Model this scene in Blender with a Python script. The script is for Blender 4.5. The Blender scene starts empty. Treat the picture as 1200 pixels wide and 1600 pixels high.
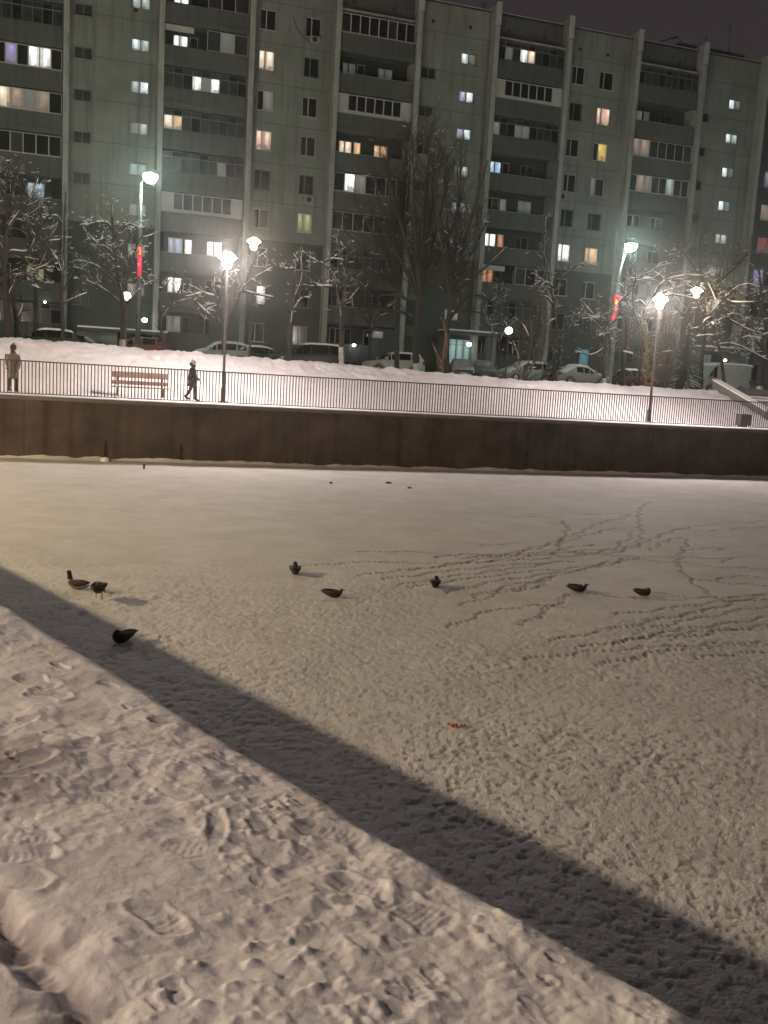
import bpy, bmesh, math, random
import numpy as np
from mathutils import Vector, Matrix

# ------------------------------------------------------------------ camera
scene = bpy.context.scene
COL = scene.collection
F = 1480.0
_d = np.array([-600., 10200., F]); _d /= np.linalg.norm(_d)
_yv = -(_d[0]*4550 + _d[2]*F)/_d[1]
_ex = np.array([4550., _yv, F]); _ex /= np.linalg.norm(_ex)
_ez = -_d; _ey = np.cross(_ez, _ex)
MW = np.array([_ex, _ey, _ez])
CP = np.array([0., 0., 1.406])
cam = bpy.data.cameras.new('camera'); co = bpy.data.objects.new('camera', cam); COL.objects.link(co)
cam.sensor_fit = 'HORIZONTAL'; cam.sensor_width = 36.0; cam.lens = 36.0*F/1200.0
cam.clip_start = 0.05; cam.clip_end = 1500
R3 = Matrix([[MW[i][0], -MW[i][1], -MW[i][2]] for i in range(3)])
co.matrix_world = Matrix.Translation(Vector(CP)) @ R3.to_4x4()
scene.camera = co

# ------------------------------------------------------------------ night sky
w = bpy.data.worlds.new('World'); scene.world = w; w.use_nodes = True
nt = w.node_tree; nt.nodes.clear()
out = nt.nodes.new('ShaderNodeOutputWorld'); bg = nt.nodes.new('ShaderNodeBackground')
tc = nt.nodes.new('ShaderNodeTexCoord'); sep = nt.nodes.new('ShaderNodeSeparateXYZ'); rp = nt.nodes.new('ShaderNodeValToRGB')
nt.links.new(tc.outputs['Generated'], sep.inputs[0]); nt.links.new(sep.outputs['Z'], rp.inputs[0])
rp.color_ramp.elements[0].position = 0.0; rp.color_ramp.elements[0].color = (0.040, 0.031, 0.034, 1)
rp.color_ramp.elements[1].position = 0.9; rp.color_ramp.elements[1].color = (0.026, 0.020, 0.025, 1)
nt.links.new(rp.outputs[0], bg.inputs[0]); bg.inputs[1].default_value = 1.0
nt.links.new(bg.outputs[0], out.inputs[0])
scene.view_settings.view_transform = 'Standard'; scene.view_settings.look = 'None'
scene.view_settings.exposure = 0.0; scene.view_settings.gamma = 1.0
# lamp radiances (emission of the lamp glass itself)
L_PROM = 900.0      # promenade lamps, warm
L_BACK = 150.0      # second row
L_LED = 320.0       # tall greenish white heads
L_NEAR = 17000.0     # lamp on near bank, left, out of frame
L_FORE = 3000.0      # lamp on near bank behind the camera

rnd = random.Random(7)

# ------------------------------------------------------------------ helpers
def ray(px, py): return MW @ np.array([px-600., py-800., F])
def onY(px, py, Y):
    r = ray(px, py); return CP + r*(Y-CP[1])/r[1]
def onZ(px, py, Z):
    r = ray(px, py); return CP + r*(Z-CP[2])/r[2]

def vnoise(x, y, seed=0):
    x = np.asarray(x, float); y = np.asarray(y, float)
    xi = np.floor(x).astype(np.int64); yi = np.floor(y).astype(np.int64)
    fx = x-xi; fy = y-yi; fx = fx*fx*(3-2*fx); fy = fy*fy*(3-2*fy)
    def h(a, b):
        n = (a*374761393 + b*668265263 + seed*982451653) & 0xffffffff
        n = ((n ^ (n >> 13))*1274126177) & 0xffffffff
        return ((n ^ (n >> 16)) & 0xffff)/65535.0
    return (h(xi, yi)*(1-fx)*(1-fy)+h(xi+1, yi)*fx*(1-fy)+h(xi, yi+1)*(1-fx)*fy+h(xi+1, yi+1)*fx*fy)*2-1
def fbm(x, y, o=4, seed=0, g=.5):
    s = 0; a = 1
    for k in range(o):
        c, q = math.cos(.6*k+.3), math.sin(.6*k+.3)
        s = s+a*vnoise((c*x-q*y)*2**k, (q*x+c*y)*2**k, seed+k); a *= g
    return s

class MB:
    def __init__(s): s.v = []; s.f = []; s.m = []
    def add(s, vs, fs, mi=0):
        b = len(s.v); s.v.extend([tuple(p) for p in vs]); s.f.extend([tuple(i+b for i in f) for f in fs]); s.m.extend([mi]*len(fs))
    def box(s, x0, x1, y0, y1, z0, z1, mi=0):
        s.add([(x0,y0,z0),(x1,y0,z0),(x1,y1,z0),(x0,y1,z0),(x0,y0,z1),(x1,y0,z1),(x1,y1,z1),(x0,y1,z1)],
              [(0,3,2,1),(4,5,6,7),(0,1,5,4),(1,2,6,5),(2,3,7,6),(3,0,4,7)], mi)
    def tube(s, pts, rad, n=5, mi=0, cap=True):
        pts = [Vector(p) for p in pts]; m = len(pts)
        if m < 2: return
        vs = []; prev = None
        for i, p in enumerate(pts):
            d = (pts[min(i+1, m-1)]-pts[max(i-1, 0)])
            if d.length < 1e-9: d = Vector((0,0,1))
            d.normalize()
            if prev is None:
                a = Vector((0,0,1)) if abs(d.z) < .9 else Vector((1,0,0))
                u = d.cross(a).normalized()
            else:
                u = prev-d*prev.dot(d)
                if u.length < 1e-6: u = d.cross(Vector((.3,.5,.8)))
                u.normalize()
            prev = u; v = d.cross(u)
            r = rad[i] if hasattr(rad, '__len__') else rad
            for k in range(n):
                a = 2*math.pi*k/n
                vs.append(p+(u*math.cos(a)+v*math.sin(a))*r)
        fs = [(i*n+k, i*n+(k+1) % n, (i+1)*n+(k+1) % n, (i+1)*n+k) for i in range(m-1) for k in range(n)]
        if cap: fs += [tuple(range(n-1, -1, -1)), tuple((m-1)*n+k for k in range(n))]
        s.add(vs, fs, mi)
    def lathe(s, prof, cx=0, cy=0, n=16, mi=0):
        vs = [(cx+r*math.cos(2*math.pi*k/n), cy+r*math.sin(2*math.pi*k/n), z) for r, z in prof for k in range(n)]
        fs = [(i*n+k, i*n+(k+1) % n, (i+1)*n+(k+1) % n, (i+1)*n+k) for i in range(len(prof)-1) for k in range(n)]
        s.add(vs, fs, mi)
    def quad(s, a, b, c, d, mi=0): s.add([a,b,c,d], [(0,1,2,3)], mi)
    def build(s, name, mat, parent=None, smooth=False, loc=None):
        me = bpy.data.meshes.new(name); me.from_pydata(s.v, [], s.f)
        for mt in (mat if isinstance(mat, (list, tuple)) else [mat]): me.materials.append(mt)
        if isinstance(mat, (list, tuple)): me.polygons.foreach_set('material_index', s.m)
        if smooth: me.polygons.foreach_set('use_smooth', [True]*len(s.f))
        me.update()
        o = bpy.data.objects.new(name, me); COL.objects.link(o)
        if parent is not None: o.parent = parent
        if loc is not None: o.location = loc
        return o

def grid_mesh(name, X, Y, Z, mat, smooth=True, attr=None):
    m, n = X.shape
    v = np.stack([X, Y, Z], -1).reshape(-1, 3).astype(np.float32)
    idx = np.arange(m*n).reshape(m, n)
    q = np.stack([idx[:-1,:-1], idx[:-1,1:], idx[1:,1:], idx[1:,:-1]], -1).reshape(-1, 4)
    e1 = v[q[0,1]]-v[q[0,0]]; e2 = v[q[0,3]]-v[q[0,0]]
    if e1[0]*e2[1]-e1[1]*e2[0] < 0: q = q[:, ::-1]
    me = bpy.data.meshes.new(name)
    me.vertices.add(len(v)); me.vertices.foreach_set('co', v.ravel())
    me.loops.add(q.size); me.loops.foreach_set('vertex_index', q.ravel().astype(np.int32))
    me.polygons.add(len(q)); me.polygons.foreach_set('loop_start', np.arange(0, q.size, 4, dtype=np.int32))
    me.polygons.foreach_set('loop_total', np.full(len(q), 4, np.int32))
    me.polygons.foreach_set('use_smooth', np.full(len(q), smooth))
    me.update(calc_edges=True)
    if attr is not None:
        a = me.attributes.new('wear_shade', 'FLOAT', 'POINT'); a.data.foreach_set('value', attr.ravel().astype(np.float32))
    me.materials.append(mat)
    o = bpy.data.objects.new(name, me); COL.objects.link(o); return o

def tag(o, label=None, cat=None, group=None, kind=None):
    if label: o['label'] = label
    if cat: o['category'] = cat
    if group: o['group'] = group
    if kind: o['kind'] = kind
    return o
def empty(name, loc, rz=0, label=None, cat=None, group=None):
    o = bpy.data.objects.new(name, None); COL.objects.link(o); o.location = loc; o.rotation_euler = (0,0,rz)
    o.empty_display_size = .2
    return tag(o, label, cat, group)
def copy_tree(o, parent=None):
    c = o.copy(); COL.objects.link(c)
    if parent is not None: c.parent = parent
    for ch in list(o.children): copy_tree(ch, c)
    return c

def mat(name, base=(.5,.5,.5), rough=.7, metal=0, var=0, vscale=3, bump=0, bscale=20, emit=None, estr=0, spec=None, var2=None, sub=0):
    m = bpy.data.materials.new(name); m.use_nodes = True; n = m.node_tree.nodes; l = m.node_tree.links
    p = n['Principled BSDF']; p.inputs['Base Color'].default_value = (*base, 1); p.inputs['Roughness'].default_value = rough
    p.inputs['Metallic'].default_value = metal
    if spec is not None: p.inputs['Specular IOR Level'].default_value = spec
    tcn = n.new('ShaderNodeTexCoord')
    if var:
        nz = n.new('ShaderNodeTexNoise'); nz.inputs['Scale'].default_value = vscale; nz.inputs['Detail'].default_value = 6; nz.inputs['Roughness'].default_value = .65
        l.new(tcn.outputs['Object'], nz.inputs['Vector'])
        r = n.new('ShaderNodeValToRGB'); l.new(nz.outputs['Fac'], r.inputs[0])
        a = var2 if var2 else tuple(max(0, c*(1-var)) for c in base)
        b = tuple(min(1, c*(1+var)) for c in base)
        r.color_ramp.elements[0].position = .32; r.color_ramp.elements[1].position = .68
        r.color_ramp.elements[0].color = (*a, 1); r.color_ramp.elements[1].color = (*b, 1)
        l.new(r.outputs[0], p.inputs['Base Color'])
    if bump:
        nb = n.new('ShaderNodeTexNoise'); nb.inputs['Scale'].default_value = bscale; nb.inputs['Detail'].default_value = 8
        l.new(tcn.outputs['Object'], nb.inputs['Vector'])
        bp = n.new('ShaderNodeBump'); bp.inputs['Strength'].default_value = bump; bp.inputs['Distance'].default_value = .02
        l.new(nb.outputs['Fac'], bp.inputs['Height']); l.new(bp.outputs[0], p.inputs['Normal'])
    if emit:
        p.inputs['Emission Color'].default_value = (*emit, 1); p.inputs['Emission Strength'].default_value = estr
    return m

def lit(name, col, s, col2=None):     # lit window: a ceiling lamp behind, curtains at the sides, things on the sill
    m = mat(name, (.3,.3,.3), .3); n = m.node_tree.nodes; l = m.node_tree.links; p = n['Principled BSDF']
    def N(t, **k):
        o_ = n.new(t)
        for a_, v in k.items(): setattr(o_, a_, v)
        return o_
    def M(op, a_, b_=None, c_=None):
        o_ = N('ShaderNodeMath', operation=op)
        for q, v in enumerate((a_, b_, c_)):
            if v is None: continue
            if isinstance(v, (int, float)): o_.inputs[q].default_value = v
            else: l.new(v, o_.inputs[q])
        return o_.outputs[0]
    t = N('ShaderNodeTexCoord'); se = N('ShaderNodeSeparateXYZ'); l.new(t.outputs['Generated'], se.inputs[0]); oi = N('ShaderNodeObjectInfo')
    X_, Z_ = se.outputs['X'], se.outputs['Z']; rd = oi.outputs['Random']
    hx = M('MULTIPLY_ADD', rd, .8, .1); dx = M('SUBTRACT', X_, hx); dz = M('SUBTRACT', Z_, .78)
    d2 = M('ADD', M('MULTIPLY', dx, dx), M('MULTIPLY', M('MULTIPLY', dz, dz), 1.6))
    hot = M('DIVIDE', .05, M('ADD', d2, .05))
    cw = M('MULTIPLY_ADD', M('FRACT', M('MULTIPLY', rd, 7.3)), .30, .04)
    cur = M('GREATER_THAN', cw, M('MINIMUM', X_, M('SUBTRACT', 1.0, X_)))
    fold = M('MULTIPLY_ADD', M('SINE', M('MULTIPLY', X_, 70.0)), .12, .55)
    nz = N('ShaderNodeTexNoise'); nz.inputs['Scale'].default_value = 3.2; nz.inputs['Detail'].default_value = 3; l.new(t.outputs['Object'], nz.inputs['Vector'])
    sill = M('GREATER_THAN', M('MULTIPLY', M('SUBTRACT', nz.outputs['Fac'], .38), 1.3), Z_)
    base = M('MULTIPLY_ADD', hot, .75, M('MULTIPLY_ADD', nz.outputs['Fac'], .7, .12))
    v1 = M('MULTIPLY', base, M('SUBTRACT', 1.0, M('MULTIPLY', cur, M('SUBTRACT', 1.0, fold))))
    v2 = M('MULTIPLY', v1, M('SUBTRACT', 1.0, M('MULTIPLY', sill, .7)))
    p.inputs['Emission Color'].default_value = (*col, 1); l.new(M('MULTIPLY', v2, s*1.25), p.inputs['Emission Strength'])
    m.cycles.emission_sampling = 'NONE'
    return m

# ------------------------------------------------------------------ materials
def snow_mat(name, a, b, tint=None, bump=.5, bs=60, vs=4):
    m = mat(name, b, .75, var=.001, vscale=vs, bump=bump, bscale=bs, var2=a, spec=.25)
    if tint:
        n = m.node_tree.nodes; l = m.node_tree.links; p = n['Principled BSDF']
        at = n.new('ShaderNodeAttribute'); at.attribute_name = 'wear_shade'
        mx = n.new('ShaderNodeMix'); mx.data_type = 'RGBA'
        src = p.inputs['Base Color'].links[0].from_socket
        l.new(at.outputs['Fac'], mx.inputs['Factor']); l.new(src, mx.inputs['A']); mx.inputs['B'].default_value = (*tint, 1)
        l.new(mx.outputs['Result'], p.inputs['Base Color'])
    return m
M_ICE = snow_mat('trodden_ice_snow', (.60,.58,.56), (.74,.72,.70), (.26,.22,.19), .5, 45, 1.2)
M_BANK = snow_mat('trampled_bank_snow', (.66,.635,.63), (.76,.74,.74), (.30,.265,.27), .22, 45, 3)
M_SLOPE = snow_mat('slope_snow', (.74,.70,.72), (.86,.83,.86), None, .7, 14, 2)
M_SNOW = mat('fresh_snow', (.90,.90,.91), .7, spec=.3)
M_DIRTY = mat('dusty_snow', (.42,.44,.43), .7, var=.25, vscale=2.5)
M_WALL = mat('dark_wet_concrete', (.085,.062,.053), .8, var=.45, vscale=.8, bump=.4, bscale=8)
M_COPE = mat('coping_concrete', (.17,.15,.14), .8, var=.2, vscale=3)
M_IRON = mat('dark_painted_steel', (.085,.067,.062), .5, metal=.2)
M_POLE = mat('grey_pole_paint', (.10,.095,.09), .5, metal=.3)
M_GALV = mat('galvanised_steel', (.16,.165,.16), .45, metal=.5)
M_FACADE = mat('painted_facade', (.20,.225,.205), .85, var=.22, vscale=.3, bump=.3, bscale=5)
def streaks(m, dark):
    n = m.node_tree.nodes; l = m.node_tree.links; p = n['Principled BSDF']; src = p.inputs['Base Color'].links[0].from_socket
    t = n.new('ShaderNodeTexCoord'); mp = n.new('ShaderNodeMapping'); mp.inputs['Scale'].default_value = (1.6, 1, .10); l.new(t.outputs['Object'], mp.inputs['Vector'])
    z = n.new('ShaderNodeTexNoise'); z.inputs['Scale'].default_value = 1.6; z.inputs['Detail'].default_value = 5; l.new(mp.outputs[0], z.inputs['Vector'])
    r = n.new('ShaderNodeValToRGB'); r.color_ramp.elements[0].position = .50; r.color_ramp.elements[1].position = .72
    r.color_ramp.elements[0].color = (1,1,1,1); r.color_ramp.elements[1].color = (dark,dark,dark,1); l.new(z.outputs['Fac'], r.inputs[0])
    x = n.new('ShaderNodeMix'); x.data_type = 'RGBA'; x.blend_type = 'MULTIPLY'; x.inputs['Factor'].default_value = 1
    l.new(src, x.inputs['A']); l.new(r.outputs[0], x.inputs['B']); l.new(x.outputs['Result'], p.inputs['Base Color'])
streaks(M_FACADE, .62)
M_LOWER = mat('shade_toned_lower_facade', (.07,.08,.07), .9, var=.2, vscale=.4, bump=.3, bscale=5)  # lower floors toned dark, standing in for shade behind the trees
M_FIN = mat('facade_fin_concrete', (.33,.35,.325), .85, var=.16, vscale=.8)
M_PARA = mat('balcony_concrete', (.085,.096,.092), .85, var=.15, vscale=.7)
streaks(M_WALL, .55); streaks(M_FIN, .7); streaks(M_PARA, .65)
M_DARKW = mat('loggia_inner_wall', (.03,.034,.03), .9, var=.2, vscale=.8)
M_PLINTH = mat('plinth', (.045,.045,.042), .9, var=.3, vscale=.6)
M_TRIM = mat('light_slab_edge', (.26,.265,.24), .8, var=.3, vscale=1.5)
M_FRAME = mat('white_window_frame', (.42,.43,.40), .5)
M_FRAMED = mat('grey_window_frame', (.15,.165,.155), .6)
M_CLAD = mat('pale_cladding', (.42,.43,.41), .6, var=.1, vscale=1)
M_GLASS = mat('dark_glass', (.012,.014,.014), .12, spec=.5)
M_GLASSB = mat('dusky_glass', (.03,.035,.034), .3, var=.5, vscale=1.3)
M_ROOF = mat('roof_edge', (.035,.035,.035), .8)
M_BARK = mat('bark', (.05,.042,.035), .9, var=.4, vscale=6)
M_TWIG = mat('twig_bark', (.055,.047,.04), .9, var=.3, vscale=3)
M_GOLD = mat('yellowish_twig_bark', (.19,.15,.06), .85, var=.3, vscale=3)
M_BROWN = mat('brown_twig_bark', (.11,.07,.05), .9, var=.3, vscale=3)
M_WHITE = mat('whitewash', (.50,.50,.47), .85, var=.35, vscale=4)
M_CONIF = mat('conifer_needles', (.035,.05,.038), .9, var=.3, vscale=3)
M_RUBBER = mat('rubber', (.02,.02,.02), .8)
M_RIM = mat('alloy_rim', (.35,.35,.36), .4, metal=.7)
M_LENS = mat('lamp_lens', (.5,.5,.5), .15, metal=.3)
M_RED = mat('red_tail_lens', (.25,.01,.01), .2)
M_SKIN = mat('skin', (.50,.33,.26), .6)

E = dict(
 white=lit('lit_white', (1,1,.95), 1.6), cream=lit('lit_cream', (1,.80,.60), 1.0), peach=lit('lit_peach', (1,.66,.50), .85),
 warm=lit('lit_warm', (1,.62,.32), .75), orange=lit('lit_orange', (1,.33,.14), .5), yellow=lit('lit_yellow', (.62,.66,.28), .45),
 blue=lit('lit_blue', (.55,.78,1), .85), bluew=lit('lit_pale_blue', (.70,.80,1), .55), teal=lit('lit_teal', (.30,.60,.60), .30),
 stair=lit('lit_stair', (.72,.88,.84), .5), stairb=lit('lit_stair_bright', (.85,.97,1), 1.1), dim=lit('lit_dim', (.5,.5,.45), .22),
 dimw=lit('lit_dim_warm', (.75,.52,.38), .30), purple=lit('lit_purple', (.45,.35,.85), .5), red=lit('lit_red', (.75,.08,.08), .22),
 cyan=lit('lit_cyan', (.05,.55,.75), .35), gold=lit('lit_gold', (1,.62,.12), .8), lav=lit('lit_lavender', (.55,.5,.8), .3),
 tealg=lit('lit_entrance', (.30,.62,.62), .38), dimt=lit('dim_teal', (.16,.22,.21), .25))

def bulb(name, col, s, samp=True):
    m = mat(name, (.8,.8,.8), .4, emit=col, estr=s)
    if not samp: m.cycles.emission_sampling = 'NONE'
    return m
B_PROM = bulb('promenade_lamp_glass', (1,.86,.80), L_PROM)
B_BACK = bulb('courtyard_lamp_glass', (1,.72,.45), L_BACK)
B_LED = bulb('led_lamp_glass', (.76,1,.86), L_LED)
B_NEAR = bulb('near_lamp_glass', (1,.76,.42), L_NEAR)
B_FORE = bulb('near_lamp_glass_pale', (1,.78,.66), L_FORE)
B_GLOBE = bulb('globe_lamp_glass', (.95,1,.78), 5)
B_SMALL = bulb('small_lamp_glass', (.95,1,.95), 12)

# ------------------------------------------------------------------ ice sheet of the pond
ICE_Z = -2.06
UB = np.array([-.404, .9148]); NB = np.array([.9148, .404]); EDGE_N = 2.21     # near bank edge: NB.p = EDGE_N
th = np.radians(np.concatenate([np.linspace(-40, 28, 22)[:-1], np.linspace(29, 109, 900), np.linspace(110, 175, 20)]))
rr = np.concatenate([3.2*np.exp(np.arange(0, 800)*.0032), np.array([44, 50, 60, 75])])
RR, TT = np.meshgrid(rr, th, indexing='ij')
X = RR*np.cos(TT); Y = RR*np.sin(TT)
m_near = np.clip((21.5 - Y + 1.5*fbm(X*.25, Y*.25, 3, 5) - np.clip(X+2, 0, 20)*.50)/6.5, 0, 1)
m_near = .08+.92*m_near**1.2
patch = .65+.35*np.clip(fbm(X*.7, Y*.7, 2, 31)+.5, 0, 1)
a = fbm(X*15, Y*15, 2, 11); b = fbm(X*7+3, Y*7, 2, 17)
pits = -np.clip(fbm(X*20+a*.25, Y*19+b*.25, 2, 23)*1.6-.2, 0, .8)
H = m_near*patch*(.012*pits + .0035*a + .005*b) + .012*fbm(X*.5, Y*.5, 3, 2)
wear_shade = m_near*patch*np.clip(-pits*1.1-.05, 0, 1)*.42
# wind ripples on the far, untouched snow
H += (1-m_near)*.0035*fbm(X*1.2, Y*7, 3, 41)
TR = [
 [(780,806),(850,807),(878,811),(888,825),(880,845),(868,868)],
 [(920,803),(960,801),(984,803),(975,809),(940,815),(900,835),(860,850),(800,864),(740,870)],
 [(985,781),(1013,784),(1000,795),(998,810),(1003,830),(1000,848),(965,860)],
 [(1210,813),(1150,816),(1100,820),(1050,830),(1015,842),(1000,852),(965,862),(900,868)],
 [(990,829),(960,824),(930,832),(900,841),(850,855),(790,868),(720,873)],
 [(965,860),(968,848),(990,839),(984,830),(955,828)],
 [(750,852),(785,851),(820,848)],[(680,871),(720,866),(770,868),(860,866),(960,856)],
 [(590,878),(700,881),(800,876),(900,868),(965,858)],[(560,900),(640,890),(720,882),(820,870),(900,862)],
 [(600,905),(700,893),(800,882),(900,876)],[(640,918),(730,905),(830,892),(900,886),(960,876)],
 [(700,926),(780,908),(860,896),(940,884),(980,872)],[(740,932),(800,915),(870,900)],
 [(1018,860),(1030,850),(1050,841),(1070,840),(1076,850),(1062,868),(1060,884)],
 [(1073,860),(1100,857),(1130,856),(1120,862)],[(1130,880),(1140,874),(1168,871)],[(1122,906),(1150,898),(1200,902)],
 [(870,860),(960,868),(1060,870),(1140,873)],[(980,872),(1060,878),(1140,886),(1210,890)],
 [(815,976),(850,956),(880,937),(893,928)],[(700,980),(760,955),(830,945),(900,950)],
 [(1000,985),(1080,968),(1150,955),(1210,946)],[(1010,970),(1100,955),(1210,925)],[(960,1005),(1060,985),(1210,962)],
 [(900,1012),(1000,998),(1110,985),(1210,975)],[(820,1030),(900,1020),(1020,1012),(1210,1000)],
 [(1000,870),(960,880),(900,890),(850,905),(800,925)],[(1060,884),(1090,915),(1130,940)],[(560,862),(620,862),(690,864)],
 [(1015,925),(1090,935),(1200,930)],[(905,925),(980,932),(1080,938)],[(470,884),(560,879),(640,878)],[(930,1040),(1030,1020),(1120,1010),(1210,1005)],[(1050,1000),(1130,985),(1210,978)],[(1090,1030),(1150,1022),(1210,1018)],[(960,960),(1050,950),(1130,940),(1210,936)],[(620,915),(700,902),(790,890),(860,880)],[(720,945),(790,925),(860,912)],[(1080,905),(1150,912),(1210,915)],[(860,1000),(950,985),(1040,968)],[(640,893),(760,873),(850,862),(930,850)],[(1110,830),(1160,826),(1210,822)]]
tx = []
for t in TR:
    P = [onZ(x, y, ICE_Z)[:2] for x, y in t]
    for i in range(len(P)-1):
        p, q = P[i], P[i+1]; L = np.linalg.norm(q-p); k = max(2, int(L/.052))
        n = np.array([-(q-p)[1], (q-p)[0]])/max(L, 1e-6)
        for j in range(k):
            c = p+(q-p)*j/k + n*(.024 if j % 2 else -.024) + n*.05*math.sin(j*.35) + np.array([rnd.uniform(-.02,.02), rnd.uniform(-.02,.02)])
            tx.append((c[0], c[1], rnd.uniform(.022, .038), rnd.uniform(.4, 1)))
lr = np.log(RR[:, 0]); ta = TT[0]
for cx, cy, rad, dep in tx:
    r0 = math.hypot(cx, cy); a0 = math.atan2(cy, cx)
    i0 = np.searchsorted(rr, r0-rad*2.6); i1 = np.searchsorted(rr, r0+rad*2.6)+1
    j0 = np.searchsorted(ta, a0-rad*1.8/r0); j1 = np.searchsorted(ta, a0+rad*1.8/r0)+1
    sx = X[i0:i1, j0:j1]; sy = Y[i0:i1, j0:j1]
    # prints are dragged towards and away from the bank, so a little longer in depth
    d = np.sqrt(((sx-cx)/rad)**2+((sy-cy)/(rad*1.6))**2)
    g = np.clip(1.25-d, 0, 1)*dep
    H[i0:i1, j0:j1] -= .024*g
    wear_shade[i0:i1, j0:j1] = np.maximum(wear_shade[i0:i1, j0:j1], .85*np.clip(g*1.6, 0, 1))
tag(grid_mesh('pond_ice', X, Y, ICE_Z+H, M_ICE, attr=np.clip(wear_shade, 0, 1)), kind='structure')

# drift of snow lying against the foot of the far wall
xs = np.arange(-16, 52, .09); ys = np.linspace(0, 1, 8)
DX, DY = np.meshgrid(xs, ys, indexing='ij')
dw = .32+.14*fbm(xs*.5, xs*0, 3, 61)+.05*fbm(xs*3, xs*0, 2, 62)
ZZ = ICE_Z-.02+(.10+.05*fbm(DX*1.7, DX*0, 3, 63))*(1-DY)**1.3
tag(grid_mesh('snow_drift', DX, 33.84-DY*dw[:, None], ZZ, M_SLOPE), 'low ridge of drifted snow along the foot of the far wall', 'snow drift')

# ------------------------------------------------------------------ near bank
def cc(a, b, f0):
    o = [a]
    while o[-1] < b: o.append(o[-1]+f0(o[-1]))
    return np.array(o)
sv = np.concatenate([np.linspace(-40, -.2, 30)[:-1], cc(-.2, 8., lambda s: .0065+.0016*max(0, s-1)), np.array([8.5, 9.5, 11, 14, 18, 23, 30, 38])])
tv = np.concatenate([cc(0, 2.2, lambda t: .0065+.003*max(0, t-1.2)), np.array([2.4, 2.8, 3.6, 5, 8, 12, 18, 30, 45])])
S, T = np.meshgrid(sv, tv, indexing='ij')
jit = .012*fbm(S*2.2, S*0, 3, 71)+.006*fbm(S*14, S*0, 2, 72)
edge = np.exp(-T/.55)
Hb = .020*fbm(S*1.1, T*1.1, 3, 81)+.009*fbm(S*4, T*4, 3, 82)+.0058*fbm(S*13, T*13, 3, 83)+.0020*fbm(S*38, T*38, 2, 84)
WS = fbm(S*9, T*9, 2, 96)*.018; WT = fbm(S*9+7, T*9, 2, 97)*.018
lump = np.clip(fbm(S*3.6, T*4.2, 2, 85)-.1, 0, 1.2)
calm = np.clip((T-.03)/.12, 0, 1)
Hb = Hb*(.35+.65*calm)+calm*(.020*edge*lump + .014*edge*np.clip(fbm(S*9, T*9, 2, 86), 0, 1))
Hb -= .07*np.clip(1-T/.10, 0, 1)**2
# crusty clods
Hb += calm*.020*np.clip(fbm(S*24, T*24, 3, 87)-.25, 0, 1)*np.clip(fbm(S*1.5+9, T*1.5, 2, 88)+.2, 0, 1)
smoothm = np.clip(fbm(S*.9+4, T*1.3+2, 2, 89)*1.5+.15, 0, 1)
Hb = Hb*(.92-.4*smoothm)
wb = np.clip(.4*fbm(S*2.5, T*2.5, 4, 90)-.08, 0, .2)
r2 = random.Random(3)
for k in range(300):
    fs = .5+8*r2.random()**1.3; ft = r2.uniform(.12, 2.2); an = r2.choice([r2.gauss(.25, .35), r2.gauss(3.3, .35), r2.uniform(0, 6.28)])
    L = r2.choice([r2.uniform(.10,.14), r2.uniform(.03,.07), r2.uniform(.03,.08), r2.uniform(.02,.05)]); W = L*r2.uniform(.38,.6); dep = r2.uniform(.003, .011)*min(1, .4+L*5)
    i0 = np.searchsorted(sv, fs-.25); i1 = np.searchsorted(sv, fs+.25); j0 = np.searchsorted(tv, max(0, ft-.25)); j1 = np.searchsorted(tv, ft+.25)
    ds = S[i0:i1, j0:j1]-fs+WS[i0:i1, j0:j1]; dt = T[i0:i1, j0:j1]-ft+WT[i0:i1, j0:j1]
    u = ds*math.cos(an)+dt*math.sin(an); v = -ds*math.sin(an)+dt*math.cos(an)
    wl = W*(1-.22*np.exp(-((u+.2*L)/(.3*L))**2))
    d = (np.abs(u/L)**2.6+np.abs(v/wl)**2.4)**(1/2.5)
    ins = np.clip((1.0-d)*5, 0, 1); rim = np.exp(-((d-1.13)/.12)**2)
    tread = .0018*np.sin(u*2*math.pi/.026)*(d < .9) if r2.random() < .5 else 0
    cur = Hb[i0:i1, j0:j1]; base = cur.mean() if cur.size else 0
    cur = cur*(1-ins*.45)+base*ins*.45
    Hb[i0:i1, j0:j1] = cur-dep*ins+tread*ins+.0035*rim
# long scrapes left by a sledge or a stick
for (a0, b0, a1, b1, wd, dp) in [(3.0,.2,3.6,.55,.006,.008),(1.9,.40,2.10,.62,.005,.006)]:
    p = np.array([a0, b0]); q = np.array([a1, b1]); L = np.linalg.norm(q-p); e = (q-p)/L
    al = (S-a0)*e[0]+(T-b0)*e[1]; ac = -(S-a0)*e[1]+(T-b0)*e[0]
    g = np.exp(-(ac/wd)**2)*np.clip(np.minimum(al, L-al)/.05+.5, 0, 1)*np.clip(.7+fbm(al*9, al*0, 2, 99), 0, 1)
    Hb -= dp*g; Hb += .25*dp*np.exp(-((np.abs(ac)-2*wd)/wd)**2)*np.clip(np.minimum(al, L-al)/.05+.5, 0, 1)
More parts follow.
